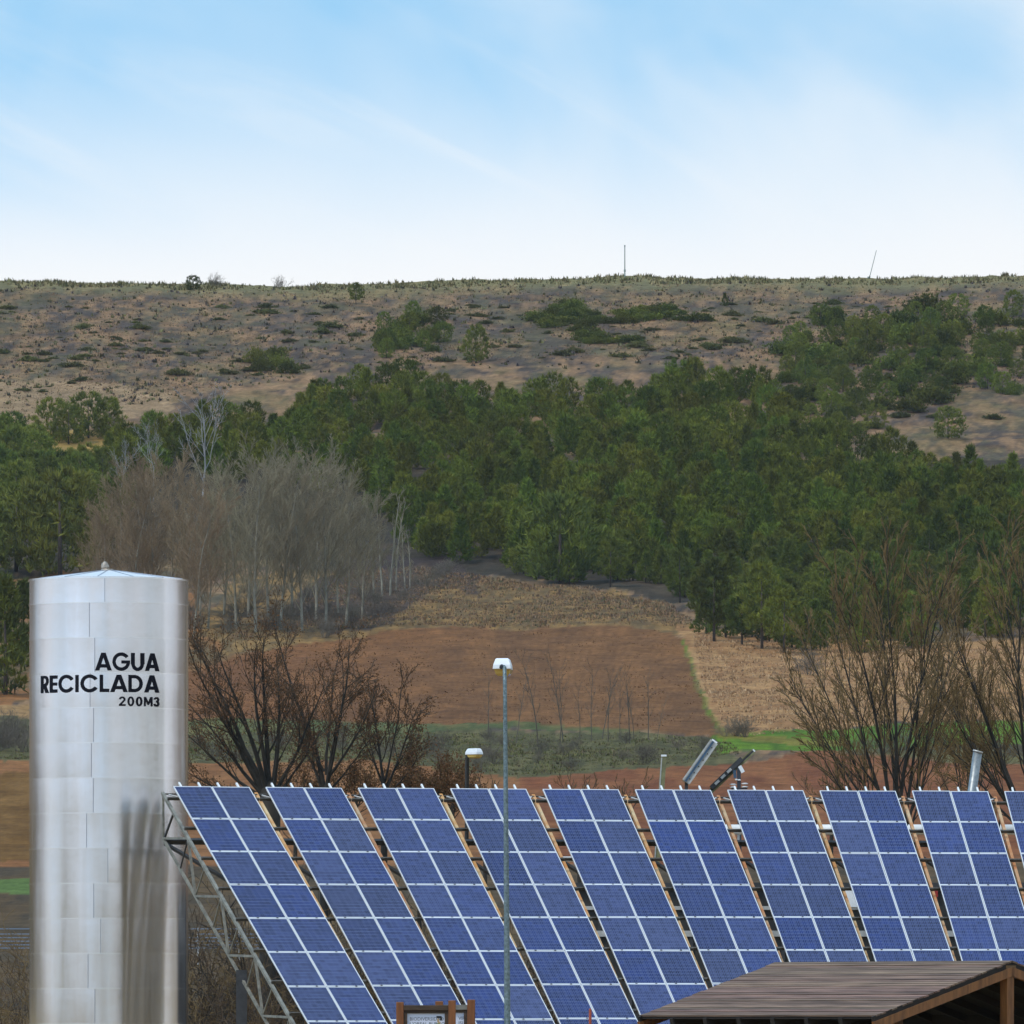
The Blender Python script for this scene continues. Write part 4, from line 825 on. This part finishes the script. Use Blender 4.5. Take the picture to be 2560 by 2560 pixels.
def g2(x, y): return (ring(.3, .69, .30, .32, .19)(x, y) & ((y > .69) | (x > .3)) & ~((x < .3) & (y < .69)) & (y > .52)) | inpoly(x, y, [(.33, .55), (.52, .52), (.28, .19), (0, .19), (0, .12)]) | rect(0, 0, .6, .2)(x, y) | inpoly(x, y, [(.38, .62), (.58, .60), (.26, .17), (0.02, .17)])
def g0(x, y): return ring(.31, .5, .31, .52, .19)(x, y)
def gM(x, y): return rect(0, 0, .16, 1)(x, y) | rect(.70, 0, .86, 1)(x, y) | inpoly(x, y, [(0, 1), (.2, 1), (.43, .40), (.66, 1), (.86, 1), (.49, .14), (.37, .14)])
def g3(x, y): return (ring(.28, .73, .28, .28, .18)(x, y) & ~((x < .26) & (y < .73))) | (ring(.28, .29, .30, .31, .18)(x, y) & ~((x < .26) & (y > .29)))
GL = {'A': (gA, .98), 'C': (gC, .98), 'G': (gG, 1.03), 'U': (gU, .76), 'E': (gE, .56), 'I': (gI, T_), 'L': (gL, .54), 'D': (gD, .84), 'R': (gR, .70), '2': (g2, .6), '0': (g0, .62), 'M': (gM, .86), '3': (g3, .58)}
M_INK = mat('black_vinyl', (.004, .004, .010), .6, spec=.15)
def letters(text, xl, xr, ztop, zbot, gapw):
    h = ztop - zbot; phl, phr = math.asin((xl - 271.5) / 198.5), math.asin((xr - 271.5) / 198.5)
    total = sum(GL[c][1] for c in text) + gapw * (len(text) - 1) - .07 * sum(c in 'AL' for c in text[:-1]); sx_ = (phr - phl) / total; cur = 0
    for c in text:
        fn, w = GL[c]; ny = 56; nx = max(6, int(round(w * ny))); pad = 2
        gx, gy = np.meshgrid((np.arange(-pad, nx + pad) + .5) / ny, (np.arange(-pad, ny + pad) + .5) / ny, indexing='ij'); m = fn(gx, gy)
        V = {}; Fq = []; vv = []
        def vid(i, j):
            if (i, j) not in V:
                a = -math.pi / 2 + phl + (cur + (i - pad) / ny) * sx_; z = zbot + (j - pad) / ny * h; V[(i, j)] = len(vv); vv.append(((TR + .016) * math.cos(a), (TR + .016) * math.sin(a), z))
            return V[(i, j)]
        for i, j in zip(*np.nonzero(m)): Fq.append((vid(i, j), vid(i + 1, j), vid(i + 1, j + 1), vid(i, j + 1)))
        me = mesh_np('letter', vv, Fq, True); me.materials.append(M_INK); link('letter', me, tank); cur += w + gapw - (.07 if c in 'AL' else 0)
zt_ = lambda py: EZ + (HY - py) / F * (TY - TR * .96)
letters('AGUA', 247, 404, zt_(1632), zt_(1676.5), .10)
letters('RECICLADA', 109, 404, zt_(1687), zt_(1730.5), .10)
letters('200M3', 306, 404, zt_(1741.5), zt_(1765), .17)

# ------------------------------------------------------------------ street lamps
M_GALV = mat('galvanised_pole', (.22, .28, .31), .5, metal=.4, color2=(.085, .12, .125), scale=16, bump=.15)
M_BLKP = mat('dark_pole', (.03, .028, .027), .6, metal=.2, noise=.3, scale=6)
M_HOOD = mat('white_hood', (.80, .81, .84), .4, noise=.05, scale=6)
M_GLASS = mat('amber_glass', (.62, .42, .12), .25, noise=.15, scale=8, coat=.5)
M_COLR = mat('dark_socket', (.03, .035, .05), .5)
def lamp_head(root, c, rz, s):
    Mz = Matrix.Translation(c) @ Matrix.Rotation(rz, 4, 'Z') @ Matrix.Scale(s, 4)
    vs = []   # hood: frustum, longer along +x(arm direction)
    prof = [(0.0, .19, -.30, .34), (.09, .18, -.29, .33), (.205, .14, -.24, .27), (.225, .12, -.2, .23)]
    mb = MB(); vv = []
    for z, hw, x0, x1 in prof: vv += [Mz @ Vector(p) for p in ((x0, -hw, z), (x1, -hw * .85, z), (x1, hw * .85, z), (x0, hw, z))]
    mb.add(vv, [(3, 2, 1, 0)] + [(k * 4 + e, k * 4 + (e + 1) % 4, k * 4 + 4 + (e + 1) % 4, k * 4 + 4 + e) for k in range(3) for e in range(4)] + [(12, 13, 14, 15)])
    hd = mb.obj('hood', M_HOOD, root, bevel=.012)
    vv = []
    for z, hw, x0, x1 in [(-.002, .165, -.22, .31), (-.09, .145, -.18, .27), (-.14, .10, -.10, .2)]: vv += [Mz @ Vector(p) for p in ((x0, -hw, z), (x1, -hw, z), (x1, hw, z), (x0, hw, z))]
    MB().add(vv, [(3, 2, 1, 0)][::-1] + [(k * 4 + e, k * 4 + 4 + e, k * 4 + 4 + (e + 1) % 4, k * 4 + (e + 1) % 4) for k in range(2) for e in range(4)] + [(8, 11, 10, 9)]).obj('diffuser', M_GLASS, hd, bevel=.01)
    MB().tube([Mz @ Vector((-.38, 0, .03)), Mz @ Vector((-.28, 0, .055))], [.045, .05], 10).obj('socket', M_COLR, hd, True)
LY = 196.0; s_ = F / LY
base = Vector(((1271 - 1280) / F * LY, LY, float(np.interp(LY, near_D, near_z)) - .05)); topp = P(1262, 1668, LY)
lp = thing('street_lamp', 'tall galvanised street lamp standing in front of the solar array', 'street lamp', base)
hz = topp.z - base.z
pts = []; rad = []
for k in range(25):
    f = k / 24; pts.append(Vector(((topp.x - base.x) * f ** 1.2, 0, hz * f))); rad.append(.088 - .046 * f)
pts[-1] += Vector((-.005, .08, -.01)); pts.append(Vector((topp.x - base.x - .012, .22, hz + .03)))
rad.append(.034); MB().tube(pts, rad, 14).obj('pole', M_GALV, lp, True)
lamp_head(lp, Vector((topp.x - base.x - .035, .52, hz - .03)), R_(84), 1.08)
MB().tube([(0, 0, 0), (0, 0, .06)], [.2, .2], 12).obj('base_plate', M_GALV, lp)
LY2 = 232.0; b2 = Vector(((1161 - 1280) / F * LY2, LY2, 0)); t2 = P(1168, 1886, LY2)
lp2 = thing('street_lamp', 'short street lamp with dark pole rising behind the fourth panel column', 'street lamp', b2)
MB().tube([(0, 0, -.05), ((t2.x - b2.x) * .6, 0, t2.z * .6), (t2.x - b2.x, 0, t2.z - .06), (t2.x - b2.x + .03, -.03, t2.z)], [.08, .06, .05, .045], 12).obj('pole', M_BLKP, lp2, True)
lamp_head(lp2, Vector((t2.x - b2.x + .18, -.1, t2.z - .01)), R_(-50), .72)

# ------------------------------------------------------------------ things behind the array on the right
M_OLV = mat('olive_profile', (.22, .205, .10), .5, metal=.3, noise=.3, scale=5)
M_GREYP = mat('grey_profile', (.50, .48, .46), .45, metal=.3, noise=.2, scale=7)
M_BLUEP = mat('blue_film', (.05, .10, .17), .3, noise=.3, scale=5)
M_WHP = mat('white_duct', (.72, .70, .68), .5, noise=.12, scale=3)
M_SHED = mat('dark_sheet_wall', (.024, .023, .022), .7, noise=.4, scale=2)
M_PORC = mat('porcelain', (.75, .76, .78), .25)
SY = 240.0
sh0, sh1 = P(1395, 2215, SY), P(2750, 2215, SY)
shed = thing('machine_shed', 'dark metal shed seen through the gaps behind the right panel columns', 'shed', ((sh0.x + sh1.x) / 2, SY + 3, 0))
sw = sh1.x - sh0.x; shh = sh0.z
MB().box((0, 0, shh / 2 - .05), (sw, 6, shh)).obj('wall', M_SHED, shed)
for k in range(18): MB().box((-sw / 2 + .3 + k * (sw - .6) / 17, -3.03, shh / 2), (.1, .05, shh - .1)).obj('wall_rib', M_DARKST, shed)
MB().box((0, 0, shh + .02), (sw + .3, 6.3, .14)).obj('roof', M_DARKST, shed)
MB().box((-sw * .12, -3.06, shh - 1.3), (sw * .7, .05, .16)).obj('gutter_rail', M_GREYP, shed)
MB().box((-sw * .2, -3.06, shh - .6), (sw * .6, .05, .1)).obj('gutter_rail', M_GREYP, shed)
MB().box((sw * .02, -3.08, shh - .35), (1.3, .1, .45)).obj('white_panel', M_HOOD, shed)
MB().box((sw * .17, -3.08, shh - .15), (.9, .1, .3)).obj('red_panel', mat('red_paint', (.3, .02, .015), .5), shed)
# duct
d0, d1 = P(1800, 2074, 238.6), P(2640, 2072, 238.6)
duct = thing('white_duct', 'thick white horizontal duct behind the seventh to tenth panel columns', 'duct', ((d0.x + d1.x) / 2, 238.6, shh))
hl = (d1.x - d0.x) / 2; zz = d0.z - shh
MB().tube([(-hl, 0, zz), (hl, 0, zz)], .14, 18).obj('pipe', M_WHP, duct, True)
for k in range(5): MB().beam((-hl + .5 + k * (2 * hl - 1) / 4, .0, -.0 + .09), (-hl + .5 + k * (2 * hl - 1) / 4, 0, zz), .06).obj('leg', M_GREYP, duct)
# lower pipe seen in fifth gap, belongs to the shed front
MB().tube([P(1380, 2148, SY - .15) - shed.location, P(1500, 2148, SY - .15) - shed.location], .07, 12).obj('vent_pipe', M_WHP, shed, True)
def roof_stand(name, label, cat, px, Y): return thing(name, label, cat, ((px - 1280) / F * Y, Y, shh + .09))
def loc_of(o, px, py, Y): return P(px, py, Y) - o.location
YC = 241.0
c1 = roof_stand('profile_post', 'leaning olive metal post behind the sixth panel column', 'post', 1638, YC)
MB().beam(Vector((0, 0, -.02)), loc_of(c1, 1659, 1894, YC), .155, .09, up=(0, 1, 0)).obj('post', M_OLV, c1)
MB().beam(Vector((-.052, -.055, 0)), loc_of(c1, 1659, 1894, YC) + Vector((-.052, -.055, 0)), .03, .03, up=(0, 1, 0)).obj('edge_strip', M_GREYP, c1)
MB().box(loc_of(c1, 1659.5, 1889, YC), (.15, .11, .05)).obj('cap', M_HOOD, c1)
def collector(label, pxf, p0, p1, Y, wid, mats, post):
    o = roof_stand('tilted_collector', label, 'solar collector', pxf, Y)
    a = loc_of(o, *p0, Y); b_ = loc_of(o, *p1, Y); d = (b_ - a).normalized(); nrm = Vector((-d.z, 0, d.x))
    MB().beam(a, b_, wid, 1.1, up=(0, 1, 0)).obj('body', mats[0], o)
    for s, w_, m_ in ((.5, .05, mats[1]), (-.5, .05, mats[1]), (.1, .055, mats[2])):
        q = nrm * (wid * s * (1 if abs(s) > .3 else 1)) + Vector((0, -.565, 0)); MB().beam(a + q, b_ + q, w_, .04, up=(0, 1, 0)).obj('edge_strip', m_, o)
    for k in range(6):
        q = a.lerp(b_, (k + .6) / 6.4) - nrm * wid * .22 + Vector((0, -.56, 0)); MB().box(q, (.03, .03, .03)).obj('bolt', M_CLAMP, o)
    MB().box(b_ + d * .02 + Vector((0, -.2, 0)), (wid * .9, .6, .05), Matrix((d.cross(Vector((0, 1, 0))), Vector((0, 1, 0)), d)).transposed()).obj('end_cap', M_HOOD, o)
    MB().beam(Vector((0, 0, -.02)), a.lerp(b_, post), .09).obj('post', M_DARKST, o)
    return o
collector('pale grey tilted collector with blue stripe above sixth panel column', 1712, (1714, 1956), (1784, 1856), YC, .19, (M_GREYP, M_GREYP, M_BLUEP), .03)
c3 = collector('thin dark tilted collector above the gap after sixth panel column', 1775, (1770, 1985), (1882, 1879), YC + .8, .09, (M_OLV, M_OLV, M_DARKST), .02)
a, b_ = P(1778, 1970, YC + .2) - c3.location, P(1854, 1897, YC + .2) - c3.location
MB().beam(a, b_, .13, .5, up=(0, 1, 0)).obj('lower_plate', M_DARKST, c3)
for k in range(3): 
    q0, q1 = a.lerp(b_, .12 + k * .2), a.lerp(b_, .25 + k * .2); MB().beam(q0 + Vector((0, -.27, 0)), q1 + Vector((0, -.27, 0)), .07, .03, up=(0, 1, 0)).obj('plate_patch', M_GREYP, c3)
c4 = roof_stand('insulator_post', 'dark electrical post with white insulators beside the thin tilted collector', 'electrical post', 1850, YC)
MB().beam(Vector((-.0, 0, -.02)), loc_of(c4, 1847, 1918, YC), .1).obj('post', M_COLR, c4)
MB().beam(loc_of(c4, 1838, 1945, YC), loc_of(c4, 1836, 1925, YC), .08).obj('switch_arm', M_BLUEP, c4)
MB().beam(loc_of(c4, 1849, 1915, YC - .08), loc_of(c4, 1858, 1931, YC - .08), .1, .06, up=(0, 1, 0)).obj('switch_cover', M_HOOD, c4)
for (x, y) in [(1833, 1961), (1833, 1968), (1862, 1959), (1862, 1967), (1848, 1950), (1841, 1949)]:
    p = loc_of(c4, x, y, YC - .05); w_ = .10 if y > 1955 else .05
    MB().tube([p + Vector((0, 0, -.02)), p, p + Vector((0, 0, .02))], [w_ * .7, w_, w_ * .45], 14).obj('insulator', M_PORC, c4, True)
MB().beam(loc_of(c4, 1828, 1972, YC), loc_of(c4, 1868, 1971, YC), .04).obj('cross_arm', M_COLR, c4)
c5 = roof_stand('leaning_pipe', 'leaning grey metal pipe behind the ninth panel column', 'pipe', 2398, YC)
MB().tube([Vector((0, 0, -.02)), loc_of(c5, 2444, 1881, YC)], .125, 18).obj('pipe', mat('zinc_pipe', (.28, .30, .31), .45, metal=.6, noise=.25, scale=8), c5, True)
e1 = loc_of(c5, 2444, 1881, YC); MB().tube([e1, e1 + Vector((.012, 0, .045))], .14, 18).obj('collar', M_GREYP, c5, True)

# pale blue rail fence seen either side of the tank
FY = 345.0; fz = EZ + (HY - float(np.interp(FY, PD, PY))) / F * FY
fe = thing('rail_fence', 'low fence of pale blue rails behind the tank', 'fence', ((250 - 1280) / F * FY, FY, fz))
M_RB = mat('pale_blue_rail', (.20, .25, .33), .4, metal=.3)
x0, x1 = (-120 - 250) / F * FY, (700 - 250) / F * FY
for y in (2322, 2335, 2344, 2353, 2362, 2370): MB().beam((x0, 0, EZ + (HY - y) / F * FY - fz), (x1, 0, EZ + (HY - y) / F * FY - fz), .035).obj('rail', M_RB, fe)
for k in range(9): xx = x0 + (x1 - x0) * k / 8; MB().beam((xx, .05, -.3), (xx, .05, EZ + (HY - 2320) / F * FY - fz), .06).obj('post', M_GREYP, fe)

# ------------------------------------------------------------------ masts on the ridge
M_MAST = mat('mast_grey', (.22, .27, .25), .6)
pm = terrain_point(1562, 694); ms = thing('mast', 'upright thin mast standing on the ridge right of centre', 'mast', pm)
hm = (694 - 619) / F * pm.y; MB().tube([(0, 0, -.3), (0, 0, hm * .22), (0, 0, hm)], [.13, .085, .07], 8).obj('pole', M_MAST, ms); MB().box((0, 0, hm * .2), (.3, .2, .35)).obj('junction_box', M_MAST, ms); MB().tube([(0, 0, hm), (0, 0, hm + .25)], [.12, .1], 8).obj('antenna_cap', M_MAST, ms)
pm = terrain_point(2172, 698); ms = thing('mast', 'slanting thin mast on the ridge at right', 'mast', pm)
MB().tube([(0, 0, -.3), ((2191 - 2172) / F * pm.y, 0, (698 - 628) / F * pm.y)], [.07, .05], 6).obj('pole', M_MAST, ms); MB().box((0, 0, .1), (.4, .4, .3)).obj('foot', M_MAST, ms)

# ------------------------------------------------------------------ wooden pavilion
psi = R_(47); VY = 150.0; e = Vector((math.cos(psi), -math.sin(psi), 0)); p_ = Vector((math.sin(psi), math.cos(psi), 0))
# right end of the front eave (nearest corner), seen at (2190,2541)
Cn = P(2190, 2541, VY); sc_ = F / VY
pitch_run = (360 / sc_) / math.sin(psi) * 1.0; rise = 137 / sc_ * 1.02; Lr = 585 / sc_ / math.cos(psi) * .995
gz = float(np.interp(VY, near_D, near_z))
Mp = Matrix(((e.x, p_.x, 0, Cn.x), (e.y, p_.y, 0, Cn.y), (0, 0, 1, gz), (0, 0, 0, 1)))
pav = link('wooden_pavilion', None, M=Mp); tag(pav, 'wooden open pavilion with weathered plank gable roof at lower right', 'pavilion')
ez = Cn.z - gz; M_PLANK = mat('weathered_plank', (.25, .155, .105), .85, color2=(.08, .046, .03), scale=2.4, stretch=(.35, 6, 6), bump=.5, rand=.28)
M_BEAM = mat('brown_timber', (.27, .105, .028), .6, color2=(.14, .052, .014), scale=2.5, stretch=(4, 4, .6), bump=.2)
M_DKW = mat('shade_dark_timber', (.014, .009, .006), .8, noise=.3, scale=3)  # near-black tone puts the loft's shade into the timber colour
npl = 26; sl = math.hypot(pitch_run, rise); ang_ = math.atan2(rise, pitch_run)
for side in (0, 1):
    for k in range(npl):
        f0 = k / npl; f = (k + .5) / npl; y = pitch_run * f; z = ez + rise * f
        if side: y = 2 * pitch_run - y
        Mr = Matrix.Rotation((ang_ if not side else -ang_) + R_(random.gauss(-2.2 if not side else 2.2, 1.4)), 3, 'X')
        ln = Lr + random.uniform(-.03, .03)
        MB().box((-Lr / 2 + random.uniform(-.012, .012), y, z + random.uniform(-.003, .006)), (ln, sl / npl * .90, .028), Mr).obj('roof_plank', M_PLANK, pav)
for side in (0, 1):
    for x in (-.035, -Lr + .035):
        y0, y1 = (-.05, pitch_run) if not side else (2 * pitch_run + .05, pitch_run)
        MB().beam((x, y0, ez - .05), (x, y1, ez + rise - .055), .05, .09, up=(0, 0, 1)).obj('barge_board', M_DKW, pav)
        xx = x + (.012 if x > -1 else -.012)
        MB().beam((xx, y0 + .02, ez - .165), (xx, y1, ez + rise - .175), .07, .15, up=(0, 0, 1)).obj('rafter', M_BEAM, pav)
    for k in range(1, 7):
        x = -Lr * k / 7; y0, y1 = (-.02, pitch_run) if not side else (2 * pitch_run + .02, pitch_run)
        MB().beam((x, y0, ez - .1), (x, y1, ez + rise - .1), .09, .14).obj('rafter', M_DKW, pav)
for side in (0, 1):
    MB().beam((-Lr / 2, pitch_run * side * 2, ez - .035), (-Lr / 2, pitch_run, ez + rise - .035), Lr - .1, .02).obj('gap_shade_deck', M_DKW, pav)  # near-black sheet under the planks stands in for shade in their gaps
zb_ = ez - .16
for y in (.12, 2 * pitch_run - .12): MB().beam((.0, y, zb_ - .15), (-Lr, y, zb_ - .15), .16, .18).obj('wall_plate', M_BEAM, pav)
for x in (-.12, -Lr + .12, -Lr / 2): MB().beam((x, .0, zb_ - .13), (x, 2 * pitch_run, zb_ - .13), .14, .2).obj('tie_beam', M_BEAM, pav)
for x in (-.1, -Lr / 2, -Lr + .1):
    for dy in (0,): MB().beam((x, pitch_run - .03, zb_ - .03), (x, pitch_run - .03, ez + rise - .12), .17, .17).obj('king_post', M_BEAM, pav)
MB().box((-.1, pitch_run - .03, ez + rise - .17), (.2, .24, .2)).obj('ridge_bracket', mat('ridge_steel', (.16, .09, .04), .6, metal=.3), pav)
MB().beam((-.02, pitch_run, ez + rise - .09), (-Lr + .02, pitch_run, ez + rise - .09), .1, .13).obj('ridge_beam', M_DKW, pav)
for x in (-.15, -Lr / 2, -Lr + .15):
    for y in (.14, 2 * pitch_run - .14): MB().beam((x, y, -.3), (x, y, zb_ - .06), .17).obj('post', M_BEAM, pav)
# added near-black wall and gable boards stand in for the loft's shade
MB().box((-Lr / 2, 2 * pitch_run - .25, (zb_ + ez) / 2 - .6), (Lr - .3, .05, ez * .85)).obj('loft_shade_wall', M_DKW, pav)
MB().add([(-Lr + .3, .5, zb_), (-Lr + .3, 2 * pitch_run - .5, zb_), (-Lr + .3, pitch_run, ez + rise - .2), (-Lr + .34, .5, zb_), (-Lr + .34, 2 * pitch_run - .5, zb_), (-Lr + .34, pitch_run, ez + rise - .2)], [(0, 1, 2), (5, 4, 3), (0, 3, 4, 1), (1, 4, 5, 2), (2, 5, 3, 0)]).obj('loft_shade_gable', M_DKW, pav)

# ------------------------------------------------------------------ information boards
M_POST = mat('stained_post', (.23, .075, .014), .55, color2=(.13, .04, .008), scale=3, stretch=(5, 5, .7), bump=.15)
M_BROWN = mat('dark_brown_wood', (.055, .03, .015), .7, noise=.4, scale=4, stretch=(1, 4, 4))
M_SHEET = mat('white_print', (.62, .64, .76), .5)
M_TEXT = mat('grey_print', (.10, .11, .14), .6)
M_GRN = mat('green_print', (.10, .20, .07), .6); M_BLK = mat('black_print', (.012, .012, .014), .6); M_TANP = mat('tan_print', (.45, .30, .16), .6)
def text(s, parent, loc, size, m):
    cu = bpy.data.curves.new('txt', 'FONT'); cu.body = s; cu.size = size; cu.resolution_u = 2; cu.offset = size * .012
    o = bpy.data.objects.new('txt', cu); COL.objects.link(o); bpy.context.view_layer.update()
    me = bpy.data.meshes.new_from_object(o.evaluated_get(bpy.context.evaluated_depsgraph_get())); bpy.data.objects.remove(o)
    me.materials.clear(); me.materials.append(m); q = link('lettering', me, parent, loc=loc); q.rotation_euler = (R_(90), 0, 0); return q
def board(label, px0, px1, pyl, pyr, pyh, Y, lines, post_w, logo_px, tx, fr_m):
    zg = float(np.interp(Y, near_D, near_z)); o = thing('information_board', label, 'sign', ((px0 + px1) / 2 / F * Y - 1280 / F * Y, Y, zg)); k = Y / F
    q = lambda px, py: Vector(((px - (px0 + px1) / 2) * k, 0, EZ + (HY - py) * k - zg)); H2 = 2.6
    for px, py in ((px0, pyl), (px1, pyr)):
        a = q(px, py); MB().box((a.x, 0, (a.z - .3) / 2), (post_w, post_w * 1.05, a.z + .3)).obj('post', M_POST, o, bevel=.012)
    top = q(px0, pyh); w = (px1 - px0) * k - post_w
    MB().box((0, 0, top.z - .045), (w - .002, .12, .09)).obj('header_rail', fr_m, o, bevel=.006)
    MB().box((0, .02, top.z - .115), (w - .002, .08, .05)).obj('inner_rail', M_BROWN, o)
    for sg in (-1, 1): MB().box((sg * (w / 2 - .03), .01, top.z - .14 - .5), (.058, .09, 1.0)).obj('side_rail', M_BROWN, o)
    MB().box((0, .01, top.z - 1.2), (w - .002, .1, .1)).obj('bottom_rail', fr_m, o)
    sh = MB().box((0, .02, top.z - .14 - .5), (w - .122, .02, 1.0)).obj('printed_sheet', M_SHEET, o)
    for i, s in enumerate(lines): text(s, sh, (q(tx, 0).x, .008, top.z - .14 - .125 - i * .085), .082, M_TEXT)
    lx = q(logo_px, 0).x
    for (dx, dz, ww, hh, m_) in [(-.01, -.065, .09, .035, M_BLK), (.025, -.1, .035, .05, M_BLK), (-.025, -.12, .035, .06, M_TANP), (-.01, -.16, .05, .03, M_TANP), (-.02, -.2, .07, .05, M_GRN), (.025, -.23, .045, .06, M_BLK), (0, -.26, .08, .03, M_GRN)]:
        MB().box((lx + dx, .0085, top.z - .14 + dz), (ww, .002, hh)).obj('printed_mark', m_, sh)
    return o
board('brown framed information board with white sheet before third panel column', 1000, 1130, 2505, 2501, 2513, 152.0, ['BIODIVERSIDAD', "L'OREAL BURGOS"], .13, 1099, 1024, M_BROWN)
board('second brown framed information board half hidden behind the first', 1098, 1178, 2503, 2499, 2512, 156.0, ['VIPS', 'ISLAR'], .14, 1171, 1146, mat('grey_wood', (.16, .15, .13), .7, noise=.3, scale=5))
# red post
ry = 158.0; zg = float(np.interp(ry, near_D, near_z)); rp = thing('marker_post', 'thin rusty red post before the fifth panel column', 'post', ((1475.5 - 1280) / F * ry, ry, zg))
zt2 = P(1475, 2521, ry).z - zg; MB().tube([(0, 0, -.2), (0, 0, zt2 - .03), (-.004, 0, zt2)], [.025, .025, .012], 10).obj('shaft', mat('red_oxide', (.34, .055, .02), .6, noise=.3, scale=8), rp, True); MB().tube([(0, 0, -.1), (0, 0, .04)], [.06, .06], 10).obj('socket', M_DARKST, rp)

# ------------------------------------------------------------------ air
hv = bpy.data.materials.new('hazy_air'); hv.use_nodes = True; t = hv.node_tree; t.nodes.clear()
ho = N('ShaderNodeOutputMaterial', t); pv = N('ShaderNodeVolumePrincipled', t); t.links.new(pv.outputs[0], ho.inputs['Volume'])
pv.inputs['Color'].default_value = (.86, .91, 1.0, 1); pv.inputs['Density'].default_value = .00003; pv.inputs['Anisotropy'].default_value = .0
hz_ = MB().box((0, 2075, 70), (7400, 6080, 146)).obj('haze', hv); tag(hz_, 'pale air fading the far hillside', kind='stuff')
